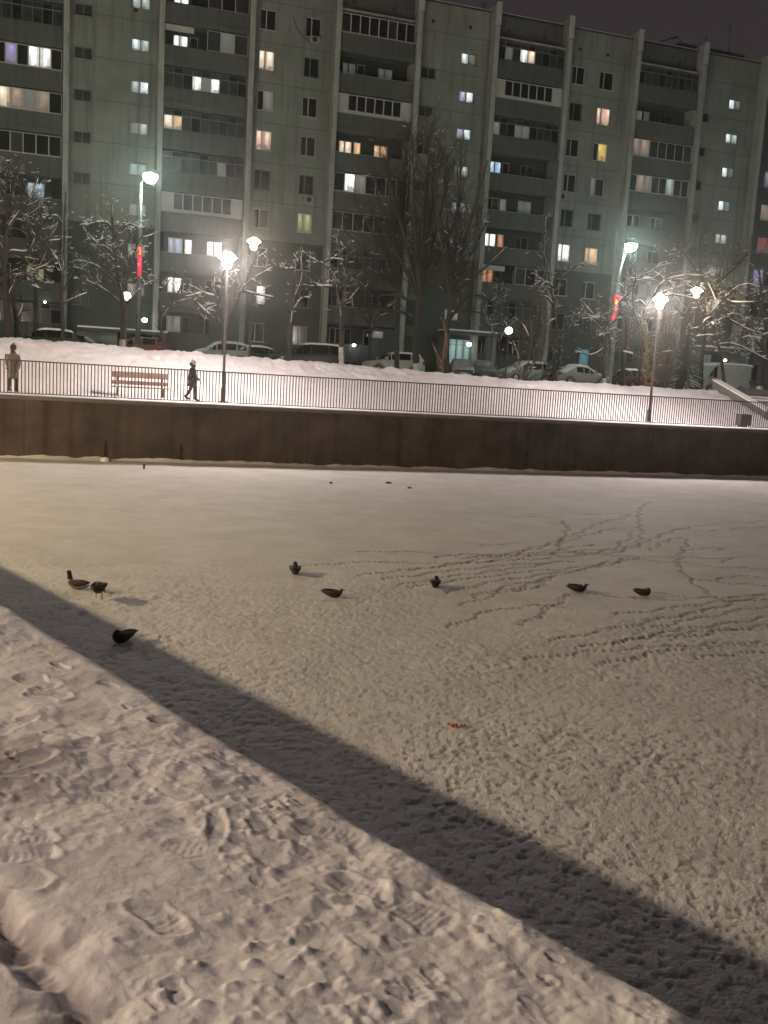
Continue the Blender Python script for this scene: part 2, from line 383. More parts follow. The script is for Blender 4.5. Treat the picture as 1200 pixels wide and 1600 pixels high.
# deep ruts in the lower left corner of the view
def st(px, py):
    p = onZ(px, py, -.22)[:2]; return p@UB, EDGE_N-p@NB
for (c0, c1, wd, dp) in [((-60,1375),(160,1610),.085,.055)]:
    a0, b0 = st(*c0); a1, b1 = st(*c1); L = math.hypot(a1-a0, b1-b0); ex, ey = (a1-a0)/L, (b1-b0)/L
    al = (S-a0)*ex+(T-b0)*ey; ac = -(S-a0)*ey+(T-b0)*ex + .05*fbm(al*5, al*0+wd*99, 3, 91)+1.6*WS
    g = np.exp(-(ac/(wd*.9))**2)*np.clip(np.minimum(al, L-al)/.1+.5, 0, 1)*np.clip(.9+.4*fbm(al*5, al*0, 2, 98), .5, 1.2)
    Hb -= dp*g; wb = np.maximum(wb, .85*np.clip(g*1.2-.1, 0, 1))  # hollow also tinted dark in place of its shadow
# greyish patch, a dark tint standing in for shadow
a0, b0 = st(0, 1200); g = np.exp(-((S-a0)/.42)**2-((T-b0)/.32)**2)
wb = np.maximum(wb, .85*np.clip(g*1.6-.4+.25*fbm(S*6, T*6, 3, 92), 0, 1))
BANK_Z = -.20
nn = EDGE_N-T-jit*np.exp(-T*3)
# outer column folds down into the pond wall
PX = NB[0]*nn+UB[0]*S; PY = NB[1]*nn+UB[1]*S; PZ = BANK_Z+Hb
dr = [(.02, .10), (.01, .25), (-.03, .5), (-.03, ICE_Z-.15-BANK_Z)]
ex_x = []; ex_y = []; ex_z = []
for k, (o_, dz) in enumerate(dr[::-1]):
    n2 = nn[:, :1]+o_+.012*fbm(S[:, :1]*9, S[:, :1]*0+k, 2, 95)
    ex_x.append(NB[0]*n2+UB[0]*S[:, :1]); ex_y.append(NB[1]*n2+UB[1]*S[:, :1])
    ex_z.append((PZ[:, :1]-dz) if dz > 0 else np.full_like(PZ[:, :1], BANK_Z+dz))
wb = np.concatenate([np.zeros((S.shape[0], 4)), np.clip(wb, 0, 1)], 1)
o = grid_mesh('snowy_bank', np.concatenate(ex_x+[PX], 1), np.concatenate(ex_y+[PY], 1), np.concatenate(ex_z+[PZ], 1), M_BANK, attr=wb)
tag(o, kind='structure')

# ------------------------------------------------------------------ far side: promenade, slope, courtyard
WY = 33.85
def crest(x): return np.interp(x, [-30, -3, 2, 8, 14, 17, 21, 26, 60], [2.0, 2.0, 1.9, 1.75, 1.72, 1.60, 1.50, 1.5, 1.5])
xs = np.arange(-20, 33.2, .075); ysl = np.concatenate([np.arange(38.9, 47, .075), np.array([47.5, 48.5, 50])])
GX, GY = np.meshgrid(xs, ysl, indexing='ij')
tt = np.clip((GY-39.2-.25*fbm(GX*.5, GX*0, 2, 101))/(44.2-39.2), 0, 1)
prof = tt**.8*(1-.12*tt)/.88
CR = crest(GX)
GZ = -.03+(CR+.05)*prof+.07*fbm(GX*.9, GY*.9, 3, 103)*np.clip(tt*3, 0, 1)+.05*np.clip(fbm(GX*2.6, GY*2.6, 3, 104), -.4, 1.2)*np.clip(tt*4, 0, 1)
GZ += .05*np.clip(fbm(GX*6, GY*6, 2, 106)-.1, 0, 1)*np.exp(-((tt-.97)/.12)**2)
GZ += (.028*fbm(GX*8, GY*8, 2, 105)-.11*np.clip(fbm(GX*3.2, GY*2.2, 2, 107)-.25, 0, 1))*np.clip(tt*4, 0, 1)
back = np.clip((GY-45.2)/1.8, 0, 1); GZ = GZ*(1-back)+1.44*back
GZ = np.where(tt <= 0, -.03, GZ)
tag(grid_mesh('snow_slope', GX, GY, GZ, M_SLOPE), kind='structure')
xs = np.arange(-40, 75, .25); ysl = np.arange(34.55, 40.2, .12)
GX, GY = np.meshgrid(xs, ysl, indexing='ij')
tag(grid_mesh('promenade', GX, GY, .008*fbm(GX*3, GY*3, 3, 111)-.004, M_SLOPE), kind='structure')
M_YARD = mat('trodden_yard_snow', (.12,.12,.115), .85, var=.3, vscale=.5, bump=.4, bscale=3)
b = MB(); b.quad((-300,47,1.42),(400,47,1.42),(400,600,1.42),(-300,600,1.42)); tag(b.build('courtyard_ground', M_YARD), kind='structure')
b = MB(); b.quad((38.2,40.2,1.425),(400,40.2,1.425),(400,47,1.425),(38.2,47,1.425)); b.quad((-300,38.9,1.0),(-19.9,38.9,1.0),(-19.9,47,1.42),(-300,47,1.42))
tag(b.build('upper_lawn_snow', M_SLOPE), kind='structure')

M_RUST = mat('rust_stain', (.035,.018,.014), .9, var=.3)
b = MB(); b.box(-60, 110, WY, WY+.5, -3, -.115)
wall = tag(b.build('retaining_wall', M_WALL), 'long dark brown concrete wall between the pond ice and the promenade', 'wall')
for k in range(4, 22):
    b = MB(); b.box(-60+k*4.86-.012, -60+k*4.86+.012, WY-.003, WY+.01, -2.2, -.12); b.build('wall_joint', M_RUST, wall)
b = MB()
for k in range(35): b.box(-60+k*4.86, -60+k*4.86+4.845, WY-.06, WY+.72, -.112, .0)
b.build('coping', M_COPE, wall)
# stains: rust streaks on the wall face, thin proud films
b = MB()
for px in (165, 283):
    p = onY(px, 704, WY)
    b = MB(); b.add([(p[0]+dx, WY-.004, z) for dx, z in ((-.09,-2.03),(.08,-2.03),(.06,-1.75),(.075,-1.62),(.02,-1.42),(-.02,-1.38),(-.05,-1.58),(-.04,-1.75))], [tuple(range(8))])
    b.build('rust_streak', M_RUST, wall)
b = MB(); p = onY(165, 716, 33.5); b.lathe([(.0,.12),(.10,.10),(.17,.03),(.2,-.05)], p[0], 33.5, 9)
tag(b.build('snow_clod', M_SNOW, None, True, (0,0,ICE_Z+.02)), 'small lump of snow at the foot of the far wall', 'snow clod')
b = MB(); b.box(-60, 110, WY+.5, 34.6, -3, -.12)
b.build('footing', M_WALL, wall)

# fence on the coping
FY = 34.35; FH = 1.17
fence = empty('railing', (11, FY, 0), 0, 'long dark metal railing of thin upright bars above the pond wall', 'railing')
def rel(o, root): o.parent = root; o.matrix_parent_inverse = Matrix.Translation(-root.location); return o
b = MB(); b.box(-30, 60, FY-.022, FY+.022, FH-.03, FH+.012); rel(b.build('handrail', M_IRON), fence)
b = MB(); b.box(-30, 60, FY-.012, FY+.012, .062, .09); rel(b.build('bottom_rail', M_IRON), fence)
bar = MB(); bar.box(-.017, .017, -.01, .01, .09, FH-.03); bm0 = None
sp = .112; x = -1.75; k = 0
st_far = MB(); inframe = []
xx = -1.9
while xx < 29.5: inframe.append(xx); xx += sp
allx = [-30+i*sp for i in range(int(90/sp))]
for i, xx in enumerate(inframe[:100]):
    if bm0 is None: bm0 = bar.build('baluster', M_IRON); o = bm0
    else: o = bm0.copy(); COL.objects.link(o)
    o.location = (xx, FY, 0); rel(o, fence)
for xx in inframe[100:]+[v for v in allx if v < -1.95 or v > 29.5]:
    st_far.box(xx-.017, xx+.017, FY-.009, FY+.009, .09, FH-.03)
tag(rel(st_far.build('baluster_run', M_IRON), fence), kind='stuff')

# ------------------------------------------------------------------ lamps
def lamp_head_parts(root, z, k, bm_, cap=M_POLE):
    g = MB(); g.lathe([(.0,0),(.10,0),(.13,.06),(.165,.24),(.20,.30),(.315,.36),(.33,.385),(.27,.43),(.19,.50),(.10,.55),(0,.56)], 0, 0, 14)
    o = g.build('lamp_glass', bm_, root); o.location = (0,0,z); o.scale = (k,k,k)
    c = MB(); c.lathe([(0,.60),(.03,.59),(.045,.562),(0,.561)], 0, 0, 10)
    o = c.build('lamp_finial', cap, root); o.location = (0,0,z); o.scale = (k,k,k)
    c = MB(); c.lathe([(0,-.10),(.055,-.10),(.075,-.02),(.075,0.0)], 0, 0, 10)
    o = c.build('lamp_collar', cap, root); o.location = (0,0,z); o.scale = (k,k,k)
def lamp(loc, z, glass, label, k=1, group='street lamps with funnel shaped heads', r=.055):
    root = empty('street_lamp', loc, 0, label, 'street lamp', group)
    p = MB(); p.lathe([(.10,0),(.10,.5),(.075,.55),(r,.6),(r*.8,z-.09*k)], 0, 0, 10); p.build('pole', M_IRON, root, True)
    p = MB(); p.lathe([(.17,.0),(.17,.025),(.10,.03)], 0, 0, 10); p.build('base_plate', M_IRON, root)
    lamp_head_parts(root, z, k, glass)
    return root
pA = onY(348, 626, 37); pB = onY(1014, 660, 37)
lamp((5.36, 37, 0), 5.05, B_PROM, 'dark promenade lamp, lit, directly right of the walking person')
lamp((24.40, 37, 0), 5.0, B_PROM, 'dark promenade lamp, lit, standing before the brown bush at right')
lamp((-13.6, 37, 0), 5.05, B_PROM, 'promenade lamp beyond the left edge of the view')
lamp((43.4, 37, 0), 5.05, B_PROM, 'promenade lamp beyond the right edge of the view')
lamp((9.41, 55, 1.42), 6.55, B_BACK, 'lit lamp behind the snow slope, slightly higher and right of the first promenade lamp', 1.15, r=.07)
lamp((39.0, 55, 1.42), 6.25, B_BACK, 'lit lamp behind the snow slope near the white van', 1.15, r=.07)
def near_lamp(loc, glass, label, k):
    return lamp(loc, 5.65, glass, label, k, 'lamps on the near bank', .07)
near_lamp((-18.7, 20.9, BANK_Z), B_NEAR, 'lamp on the near bank far to the left, lighting the ice', .6)
near_lamp((-9.7, .5, BANK_Z), B_FORE, 'lamp on the near bank behind the viewer', .6)

def led_lamp(loc, h, label, tilt=0, arm=(.5,-.3)):
    root = empty('tall_street_lamp', loc, 0, label, 'street lamp', 'tall lamps with white heads and red light banners')
    p = MB(); p.tube([(0,0,0),(0,0,h*.35),(tilt*.35,0,h*.7),(tilt,0,h-.35)], [.17,.14,.11,.08], 8); p.build('pole', M_GALV, root, True)
    p = MB(); p.tube([(tilt,0,h-.4),(tilt+arm[0]*.4,arm[1]*.4,h-.05),(tilt+arm[0],arm[1],h+.03)], .04, 6); p.build('arm', M_GALV, root, True)
    hx, hy = tilt+arm[0], arm[1]
    p = MB(); p.lathe([(0,.22),(.10,.20),(.20,.12),(.21,.08)], hx, hy, 12); o = p.build('lamp_housing', M_GALV, root, True); o.location = (0,0,h+.08)
    p = MB(); p.lathe([(0,-.46),(.22,-.40),(.38,-.20),(.42,-.02),(.36,.05),(.2,.09),(0,.10)], hx, hy, 14); o = p.build('lamp_glass', B_LED, root, True); o.location = (0,0,h+.08)
    p = MB(); p.lathe([(.19,0),(.19,.9),(.165,.92)], 0, 0, 10); p.build('base_sleeve', M_POLE, root, True)
    return root
M_BRED = mat('red_light_banner', (.4,.02,.04), .5, emit=(1,.02,.07), estr=.85); M_BRED.cycles.emission_sampling = 'NONE'
M_BPNK = mat('pink_light_tube', (.6,.1,.2), .5, emit=(1,.22,.32), estr=1.1); M_BPNK.cycles.emission_sampling = 'NONE'
M_BYEL = mat('yellow_light_tube', (.6,.4,.1), .5, emit=(1,.55,.10), estr=1.5); M_BYEL.cycles.emission_sampling = 'NONE'
def banner_of(root, x, z0, z1, wide):
    yy = -.2; H_ = z1-z0
    p = MB(); wb0, wb1 = (.11, .14) if not wide else (.12, .30)
    lean = 0.0 if not wide else .28
    n = 8
    def cx(t): return x+lean*t
    def hw(t): return wb0+(wb1-wb0)*t
    vs = []
    for i in range(n+1):
        t = i/n; hh = hw(t)*(1 if not wide else (.8+.25*math.sin(t*9)))
        for sy in (yy-.03, yy+.03): vs += [(cx(t)-hh, sy, z0+t*H_), (cx(t)+hh, sy, z0+t*H_)]
    fs = []
    for i in range(n):
        a = i*4; c = a+4; fs += [(a,a+1,c+1,c),(a+3,a+2,c+2,c+3),(a+2,a,c,c+2),(a+1,a+3,c+3,c+1)]
    fs += [(0,2,3,1),(n*4,n*4+1,n*4+3,n*4+2)]
    p.add(vs, fs); bn = p.build('light_banner', M_BRED, root)
    q = MB()
    spots = ([.60,.70,.92,.99] if not wide else [])
    if not wide:
        q.tube([(cx(.74),yy-.05,z0+.74*H_),(cx(.80),yy-.05,z0+.80*H_)], .055, 6); q.tube([(cx(.86),yy-.05,z0+.84*H_),(cx(.95),yy-.05,z0+.98*H_)], .045, 6)
    else:
        q.tube([(cx(.4)-.03,yy-.05,z0+.42*H_),(cx(.5),yy-.05,z0+.52*H_)], .09, 7)
        q.tube([(cx(.62)-.05,yy-.05,z0+.65*H_),(cx(.75),yy-.05,z0+.74*H_),(cx(.8)-.08,yy-.05,z0+.85*H_),(cx(.62)-.05,yy-.05,z0+.65*H_)], .05, 6)
    q.build('yellow_lights', M_BYEL, bn)
    q = MB()
    if wide:
        q.tube([(cx(.80)+.05,yy-.05,z0+.72*H_),(cx(1)+.24,yy-.05,z0+.99*H_),(cx(1)-.16,yy-.05,z0+.97*H_)], .035, 6); q.tube([(cx(.05),yy-.05,z0+.06*H_),(cx(.2),yy-.05,z0+.2*H_)], .04, 6)
    else:
        for t in (.33, .42, .5, .58): q.tube([(cx(t),yy-.05,z0+t*H_),(cx(t),yy-.05,z0+(t+.05)*H_)], .035, 6)
    q.build('pink_lights', M_BPNK, bn)
r = led_lamp((3.45, 60, 1.42), 10.7, 'tall lamp with greenish white glow above a straight red light banner, left')
banner_of(r, 0, 4.95, 6.65, False)
r = led_lamp((35.6, 60, 1.42), 9.85, 'tall lamp with white glow above a curling red and yellow light banner, right', tilt=.75, arm=(.3,-.2))
banner_of(r, .12, 4.7, 6.4, True)
led_lamp((-29, 60, 1.42), 10.7, 'unseen tall lamp added beyond the left edge to even the facade light')  # this and the next lamp are unseen, added to even the facade light
led_lamp((66, 60, 1.42), 10.7, 'unseen tall lamp added beyond the right edge to even the facade light')
def globe_lamp(px, py, Yy, label):
    p = onY(px, py, Yy)
    root = empty('globe_lamp', (p[0], Yy, 1.42), 0, label, 'globe lamp', 'low globe lamps by the entrances')
    h = p[2]-1.42
    q = MB(); q.lathe([(.06,0),(.05,.4),(.035,h-.24)], 0, 0, 8); q.build('pole', M_POLE, root)
    q = MB(); q.lathe([(0,-.24),(.14,-.22),(.24,-.1),(.27,0),(.24,.13),(.14,.24),(0,.27)], 0, 0, 14); o = q.build('globe', B_GLOBE, root, True); o.location = (0,0,h)
globe_lamp(198, 463, 62, 'small yellowish globe lamp low among the branches left of the first tall lamp')
globe_lamp(795, 517, 62, 'small white globe lamp in front of the entrance near the bushes')

exec_after = []

# ------------------------------------------------------------------ apartment building
BY = 77.0; GZ0 = 1.42; PITCH = 3.0
def gz(n): return 28.45-PITCH*(9-n)             # centre height of the glazing band of floor n
PXS = [-1.02+6.68*k for k in range(-4, 12)]      # fins at the bay borders; k=0 is index 4
bld = empty('apartment_building', (28, BY, GZ0), 0, 'long nine storey concrete block of flats with lit windows behind the trees', 'apartment building')
def B(o): o.parent = bld; o.matrix_parent_inverse = Matrix.Translation(-bld.location); return o
def tobld(o): o.parent = bld; o.matrix_parent_inverse = Matrix.Translation(-bld.location)

def holed_wall(mb, x0, x1, z0, z1, Yf, holes, depth=.22, mi=0):
    xs = sorted({x0, x1, *[h[0] for h in holes], *[h[1] for h in holes]})
    zs = sorted({z0, z1, *[h[2] for h in holes], *[h[3] for h in holes]})
    for i in range(len(xs)-1):
        for j in range(len(zs)-1):
            cx, cz = (xs[i]+xs[i+1])/2, (zs[j]+zs[j+1])/2
            if any(h[0] < cx < h[1] and h[2] < cz < h[3] for h in holes): continue
            mb.quad((xs[i],Yf,zs[j]),(xs[i+1],Yf,zs[j]),(xs[i+1],Yf,zs[j+1]),(xs[i],Yf,zs[j+1]), mi)
    for a, b_, c, d in holes:
        D = Yf+depth
        mb.quad((a,Yf,c),(a,Yf,d),(a,D,d),(a,D,c), mi); mb.quad((b_,Yf,c),(b_,D,c),(b_,D,d),(b_,Yf,d), mi)
        mb.quad((a,Yf,c),(a,D,c),(b_,D,c),(b_,Yf,c), mi); mb.quad((a,Yf,d),(b_,Yf,d),(b_,D,d),(a,D,d), mi)

def window(x0, x1, z0, z1, Yw, panes, fr=M_FRAME, split=(.5,), fw=.055, transom=None, parent=None, ledge=True):
    """frame (thing part) with one pane mesh per sash; panes: list of materials"""
    f = MB(); D = Yw
    f.box(x0, x1, D, D+.06, z0, z0+fw); f.box(x0, x1, D, D+.06, z1-fw, z1)
    cuts = [x0]+[x0+(x1-x0)*s for s in split]+[x1]
    for i, c in enumerate(cuts):
        if i == 0: f.box(c, c+fw, D, D+.06, z0+fw, z1-fw)
        elif i == len(cuts)-1: f.box(c-fw, c, D, D+.06, z0+fw, z1-fw)
        else: f.box(c-fw*.7, c+fw*.7, D, D+.06, z0+fw, z1-fw)
    if transom:
        for i in range(len(cuts)-1):
            if transom is True or i in transom: f.box(cuts[i]+fw, cuts[i+1]-fw, D+.004, D+.052, z1-.5, z1-.455)
    if ledge: f.box(x0-.06, x1+.06, D-.26, D-.01, z0-.04, z0-.005)
    fo = f.build('window', fr)
    if parent is None: B(fo)
    else: fo.parent = parent
    for i in range(len(cuts)-1):
        m = panes[i % len(panes)]
        if m is None: continue
        p = MB(); p.quad((cuts[i]+fw*.6,D+.03,z0+fw*.5),(cuts[i+1]-fw*.6,D+.03,z0+fw*.5),(cuts[i+1]-fw*.6,D+.03,z1-fw*.5),(cuts[i]+fw*.6,D+.03,z1-fw*.5))
        p.build('pane', m, fo)
    return fo
G, GB = M_GLASS, M_GLASSB

# ---- flat wall bays.  each: (fin index k of its left fin, windows)
def wbay(k, wins, Yf=BY, top=31.35, x1=None):
    xa, xb = PXS[k+4]+.2, (PXS[k+5]-.2 if x1 is None else x1)
    zs_ = 11.42
    m = MB(); holed_wall(m, xa, xb, zs_, top, Yf, [w_[:4] for w_ in wins if w_[2] > zs_]); B(m.build('wall', M_FACADE))
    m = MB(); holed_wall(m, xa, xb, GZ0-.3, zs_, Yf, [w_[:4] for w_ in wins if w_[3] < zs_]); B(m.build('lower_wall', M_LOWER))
    for w_ in wins:
        o = window(w_[0], w_[1], w_[2], w_[3], Yf+.14, w_[4], w_[5] if len(w_) > 5 else M_FRAME, w_[6] if len(w_) > 6 else (.5,))
def at(px, py): return onY(px, py, BY)
def stairbay(k, fc, lit_, smallx, smallz, ent=None):
    """stair windows at X fc, tiny windows at X smallx"""
    W = []
    for i, mt in enumerate(lit_):
        z = 27.5-2.96*i
        if mt is None or z < 5: continue
        W.append((fc-.66, fc+.66, z-.45, z+.45, mt if isinstance(mt, list) else [mt], M_FRAMED))
    for i in range(8):
        z = smallz-2.95*i
        if abs(z-11.42) < .5: continue
        W.append((smallx-.62, smallx+.62, z-.42, z+.42, [M_GLASSB], M_FACADE if i % 2 else M_FRAMED))
    if ent: W.append(ent)
    wbay(k, W)
dr_ = lambda a, b: [E[a], E[b]]
stairbay(0, at(220,62)[0], [dr_('stair','stair'), dr_('stairb','stair'), dr_('stair','stairb'), dr_('dim','stair'), dr_('teal','teal'), dr_('dim','teal'), dr_('dim','dim'), dr_('dim','dim')], at(130,82)[0], 26.35)
stairbay(4, at(733,92)[0], [dr_('stairb','dim'), dr_('bluew','stairb'), dr_('bluew','stairb'), dr_('dim','stair'), dr_('stair','stair'), dr_('stair','teal'), dr_('teal','teal'), dr_('dim','dim')], at(665,115)[0]+.25, 25.9)
stairbay(8, at(1148,163)[0]+.1, [dr_('stairb','dim'), dr_('stairb','stair'), dr_('stairb','dim'), dr_('stairb','teal'), dr_('stair','stair'), dr_('stair','stair'), dr_('teal','teal'), None], at(1095,183)[0]+.25, 26.0)
def col(cx, w_, z9, mats, split=(.40,), hh=.74):
    r_ = []
    for i, mt in enumerate(mats):
        z = z9-2.96*i
        r_.append((cx-w_/2, cx+w_/2, z-hh, z+hh, mt if isinstance(mt, list) else [mt], M_FRAME if i % 3 != 1 else M_FRAMED, split))
    return r_
wbay(2, col(at(415,95)[0]+.1, 1.25, 27.85, [G, E['cream'], [G,E['dim']], E['peach'], [G,GB], [G,GB], G, [GB,E['white']], G])
      + col(at(485,43)[0]+.25, 1.2, 27.85, [G, G, G, G, [GB,G], E['yellow'], G, G, G]))
wbay(6, col(at(893,150)[0]+.55, 1.2, 27.7, [G, G, G, G, G, E['white'], G, G, G], (.36,))
      + col(at(947,150)[0]-.05, 1.35, 27.65, [G, E['peach'], [GB,E['gold']], [E['dim'],GB], G, E['warm'], G, G, [GB,E['cyan']]], (.34,)))
wbay(-2, col(PXS[2]+1.6, 1.3, 27.8, [G,E['cream'],G,G,E['warm'],G,G,G,G])+col(PXS[2]+4.9, 1.3, 27.8, [G,G,E['white'],G,G,G,E['warm'],G,G]))
wbay(-4, col(PXS[0]+1.6, 1.3, 27.8, [G,E['cream'],G,G,E['warm'],G,G,G,G])+col(PXS[0]+4.9, 1.3, 27.8, [G,G,E['white'],G,G,G,E['warm'],G,G]))

# ---- balcony bays
LY = BY+1.25       # loggia back wall
PYF = BY-.62       # balcony front
def balcony(k, n, style, lit_=()):
    xa, xb = PXS[k+4]+.23, PXS[k+5]-.23; W = xb-xa; zc = gz(n); zb, zt = zc-.76, zc+.74
    m = MB()
    m.box(xa, xb, PYF, PYF+.09, zb-1.02, zb)                       # parapet slab
    m.box(xa, xb, PYF-.03, PYF+.12, zb-1.02-.0, zb-.95)
    m.box(xa, xb, PYF+.1, LY-.005, zb-1.20, zb-1.03)               # floor
    m.box(xa, xb, PYF-.02, PYF+.095, zb-1.42, zb-1.03)             # edge beam
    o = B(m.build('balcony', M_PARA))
    t = MB(); t.box(xa+.03, xb-.03, PYF-.02, PYF+.10, zb+.004, zb+.04); t.build('parapet_cap', M_TRIM if style in ('open','white6','full8','sash') else M_PARA, o)
    yg = PYF+.03
    X_ = lambda f: xa+W*f
    # windows and door on the back wall of the loggia
    bw = [(.12,.30),(.32,.42),(.60,.80)]
    if style == 'open': pass
    if style in ('full8', 'sash'):
        npn = 8 if style == 'full8' else 7
        panes = [E[dict(lit_).get(i)] if dict(lit_).get(i) else (G if (i*7+n*3+k) % 5 else GB) for i in range(npn)]
        w_ = window(xa+.05, xb-.05, zb+.05, zt-.02, yg, panes, M_FRAME if style == 'full8' else M_FRAME, tuple((i+1)/npn for i in range(npn-1)), .05 if style == 'sash' else .06, None, o, False)
        w_.name = 'glazing'
    elif style == 'white6':
        c = MB(); a, e = X_(.14), X_(.86)
        c.box(xa+.02, a, yg, yg+.05, zb+.05, zt); c.box(e, xb-.02, yg, yg+.05, zb+.05, zt); c.box(a, e, yg, yg+.05, zb+.05, zb+.22)
        c.build('cladding', M_CLAD, o)
        panes = [E[dict(lit_).get(i)] if dict(lit_).get(i) else G for i in range(6)]
        window(a+.002, e-.002, zb+.225, zt-.02, yg-.01, panes, M_FRAME, tuple((i+1)/6 for i in range(5)), .07, None, o, False).name = 'glazing'
    elif style == 'dark':
        panes = [E[dict(lit_).get(i)] if dict(lit_).get(i) else (GB if (i+n) % 3 else G) for i in range(9)]
        window(xa+.04, xb-.04, zb+.05, zt-.42, yg, panes, M_FRAMED, tuple((i+1)/9 for i in range(8)), .035, None, o, False).name = 'glazing'
        window(xa+.04, xb-.04, zt-.41, zt-.02, yg, [GB, G, GB], M_FRAMED, tuple((i+1)/9 for i in range(8)), .03, None, o, False).name = 'transom_glazing'
    elif style == 'half':      # frames over one side, rest boarded or open
        panes = [E[dict(lit_).get(i)] if dict(lit_).get(i) else (G if i % 2 else GB) for i in range(4)]
        window(X_(.50), xb-.04, zb+.05, zt-.02, yg, panes, M_FRAME, (.33, .66), .045, None, o, False).name = 'glazing'
        c = MB(); c.box(xa+.02, X_(.34), yg, yg+.04, zt-.45, zt-.02); c.build('cladding', M_CLAD, o)
    elif style == 'panel':
        c = MB(); c.box(X_(.62), xb-.02, yg, yg+.04, zb+.05, zt-.02); c.build('cladding', M_PARA, o)
    if style in ('open', 'half', 'panel'):
        d = dict(lit_)
        for i, (f0, f1) in enumerate(bw):
            zz0 = zb-.05 if i != 1 else zb-.9
            fo = window(X_(f0), X_(f1), zz0, zt-.15, LY-.075, [E[d[('b', i)]] if ('b', i) in d else G], M_FRAMED if (n+k+i) % 2 else M_FRAME, (.45,) if i != 1 else (), .05, None, o, False)
            fo.name = 'inner_window'
    return o
ZTOP = 31.35
def baybody(k, floors):
    xa, xb = PXS[k+4]+.2, PXS[k+5]-.2
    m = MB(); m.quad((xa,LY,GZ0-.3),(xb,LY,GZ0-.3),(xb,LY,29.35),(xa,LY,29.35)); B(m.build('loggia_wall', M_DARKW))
    m = MB(); m.box(xa+.03, xb-.03, BY-.55, LY+.3, 29.36, 29.5); B(m.build('upper_slab', M_TRIM))
    m = MB(); m.box(xa, xb, BY+.10, BY+.35, 29.503, ZTOP)
    B(m.build('wall', M_PARA))
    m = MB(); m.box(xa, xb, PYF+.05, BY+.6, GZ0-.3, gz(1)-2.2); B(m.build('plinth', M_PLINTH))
    for f in (.2, .72):
        v = MB(); cx = xa+(xb-xa)*f; v.tube([(cx, BY+.06, 30.25),(cx, BY+.12, 30.25)], .15, 8); B(v.build('roof_vent', M_RUBBER))
    for n, (style, l_) in floors.items(): balcony(k, n, style, l_)
D9 = {9:('dark',()),8:('sash',()),7:('open',()),6:('dark',()),5:('open',()),4:('sash',()),3:('dark',()),2:('open',()),1:('panel',())}
baybody(-1, {9:('sash',()),8:('dark',()),7:('full8',{3:'purple',5:'white',6:'white'}),6:('sash',{1:'peach',2:'cream',3:'dimw',4:'dimt',5:'dimw'}),5:('sash',()),4:('open',{('b',2):'blue'}),3:('panel',()),2:('open',{('b',2):'yellow'}),1:('dark',())})
baybody(1, {9:('half',{('b',0):'white'}),8:('half',{('b',0):'white',1:'dimt'}),7:('dark',{3:'white',4:'dimt',5:'white'}),6:('dark',{0:'cream',1:'warm'}),5:('dark',{6:'dimt'}),4:('white6',()),3:('open',{('b',0):'bluew',('b',1):'white',('b',2):'white'}),2:('open',{('b',0):'white'}),1:('panel',{('b',0):'dim'})})
baybody(3, {9:('full8',()),8:('open',{('b',0):'dimt',('b',2):'dimt'}),7:('white6',()),6:('open',{('b',0):'cream',('b',1):'warm',('b',2):'warm'}),5:('sash',{1:'white',2:'dim'}),4:('sash',()),3:('dark',()),2:('open',()),1:('panel',())})
baybody(5, {9:('dark',{3:'white',4:'cream',1:'dimt'}),8:('white6',()),7:('dark',{0:'dim',3:'dimt',4:'dimt'}),6:('open',{('b',0):'blue'}),5:('open',{('b',1):'dim',('b',2):'dimt'}),4:('open',{('b',0):'white',('b',1):'orange'}),3:('half',{('b',0):'orange'}),2:('dark',()),1:('panel',())})
baybody(7, {9:('dark',()),8:('open',{('b',0):'dim',('b',1):'dimt'}),7:('sash',{0:'dimw',1:'dimw'}),6:('full8',{1:'dimw',2:'dim',5:'stair'}),5:('panel',()),4:('panel',()),3:('dark',()),2:('open',()),1:('dark',())})
baybody(-3, D9); baybody(9, D9) if False else None

# fins between the bays
for i, x in enumerate(PXS):
    if i == len(PXS)-1 or i > 13: continue
    last = (i == 13)
    m = MB(); m.box(x-.2, x+.2, BY-.95, LY+.2, GZ0-.3, 30.05); m.box(x-.2, x+.2, BY-.80, BY+.6, 30.051, 31.85)
    B(m.build('fin', M_FIN))
    if not last:
        c = MB(); c.box(x-.23, x+.23, BY-1.0, BY-.805, 30.2, 31.95); B(c.build('fin_cap', M_CLAD))
# body, roof
XA, XB = PXS[0], PXS[13]
m = MB(); m.box(XA, XB-.2, LY+.32, BY+13, GZ0-.3, 30.9); B(m.build('wall', M_FACADE))
m = MB()
for i in range(13): m.box(PXS[i]+.24, PXS[i+1]-.24, BY-.06, BY+.42, ZTOP+.003, ZTOP+.13)
B(m.build('roof_coping', M_ROOF))
m = MB()
for i in range(13): m.box(PXS[i]+.3, PXS[i+1]-.3, BY+.0, BY+.4, ZTOP+.133, ZTOP+.20)
B(m.build('roof_snow', M_SNOW))
m = MB(); m.box(XB-7.6, XB-.8, BY+2, BY+6, 30.9, 32.45); m.box(XB-7.8, XB-.6, BY+1.8, BY+6.2, 32.453, 32.6); B(m.build('roof_hut', M_FACADE))
m = MB(); m.box(28, 32, BY+5, BY+9, 30.9, 32.2); B(m.build('roof_hut', M_FACADE))
m = MB(); m.box(2, 6, BY+5, BY+9, 30.9, 33.2); B(m.build('roof_hut', M_FACADE))
def antenna(px, py0, py1, Yy=BY+1.5):
    a = onY(px, py1, Yy); b_ = onY(px, py0, Yy); m = MB(); m.tube([(a[0],Yy,30.9),(b_[0],Yy,b_[2])], .035, 4)
    m.tube([(b_[0]-.4,Yy,b_[2]-.3),(b_[0]+.4,Yy,b_[2]-.3)], .02, 4); m.tube([(b_[0]-.25,Yy,b_[2]-.55),(b_[0]+.25,Yy,b_[2]-.55)], .02, 4); B(m.build('antenna', M_ROOF))
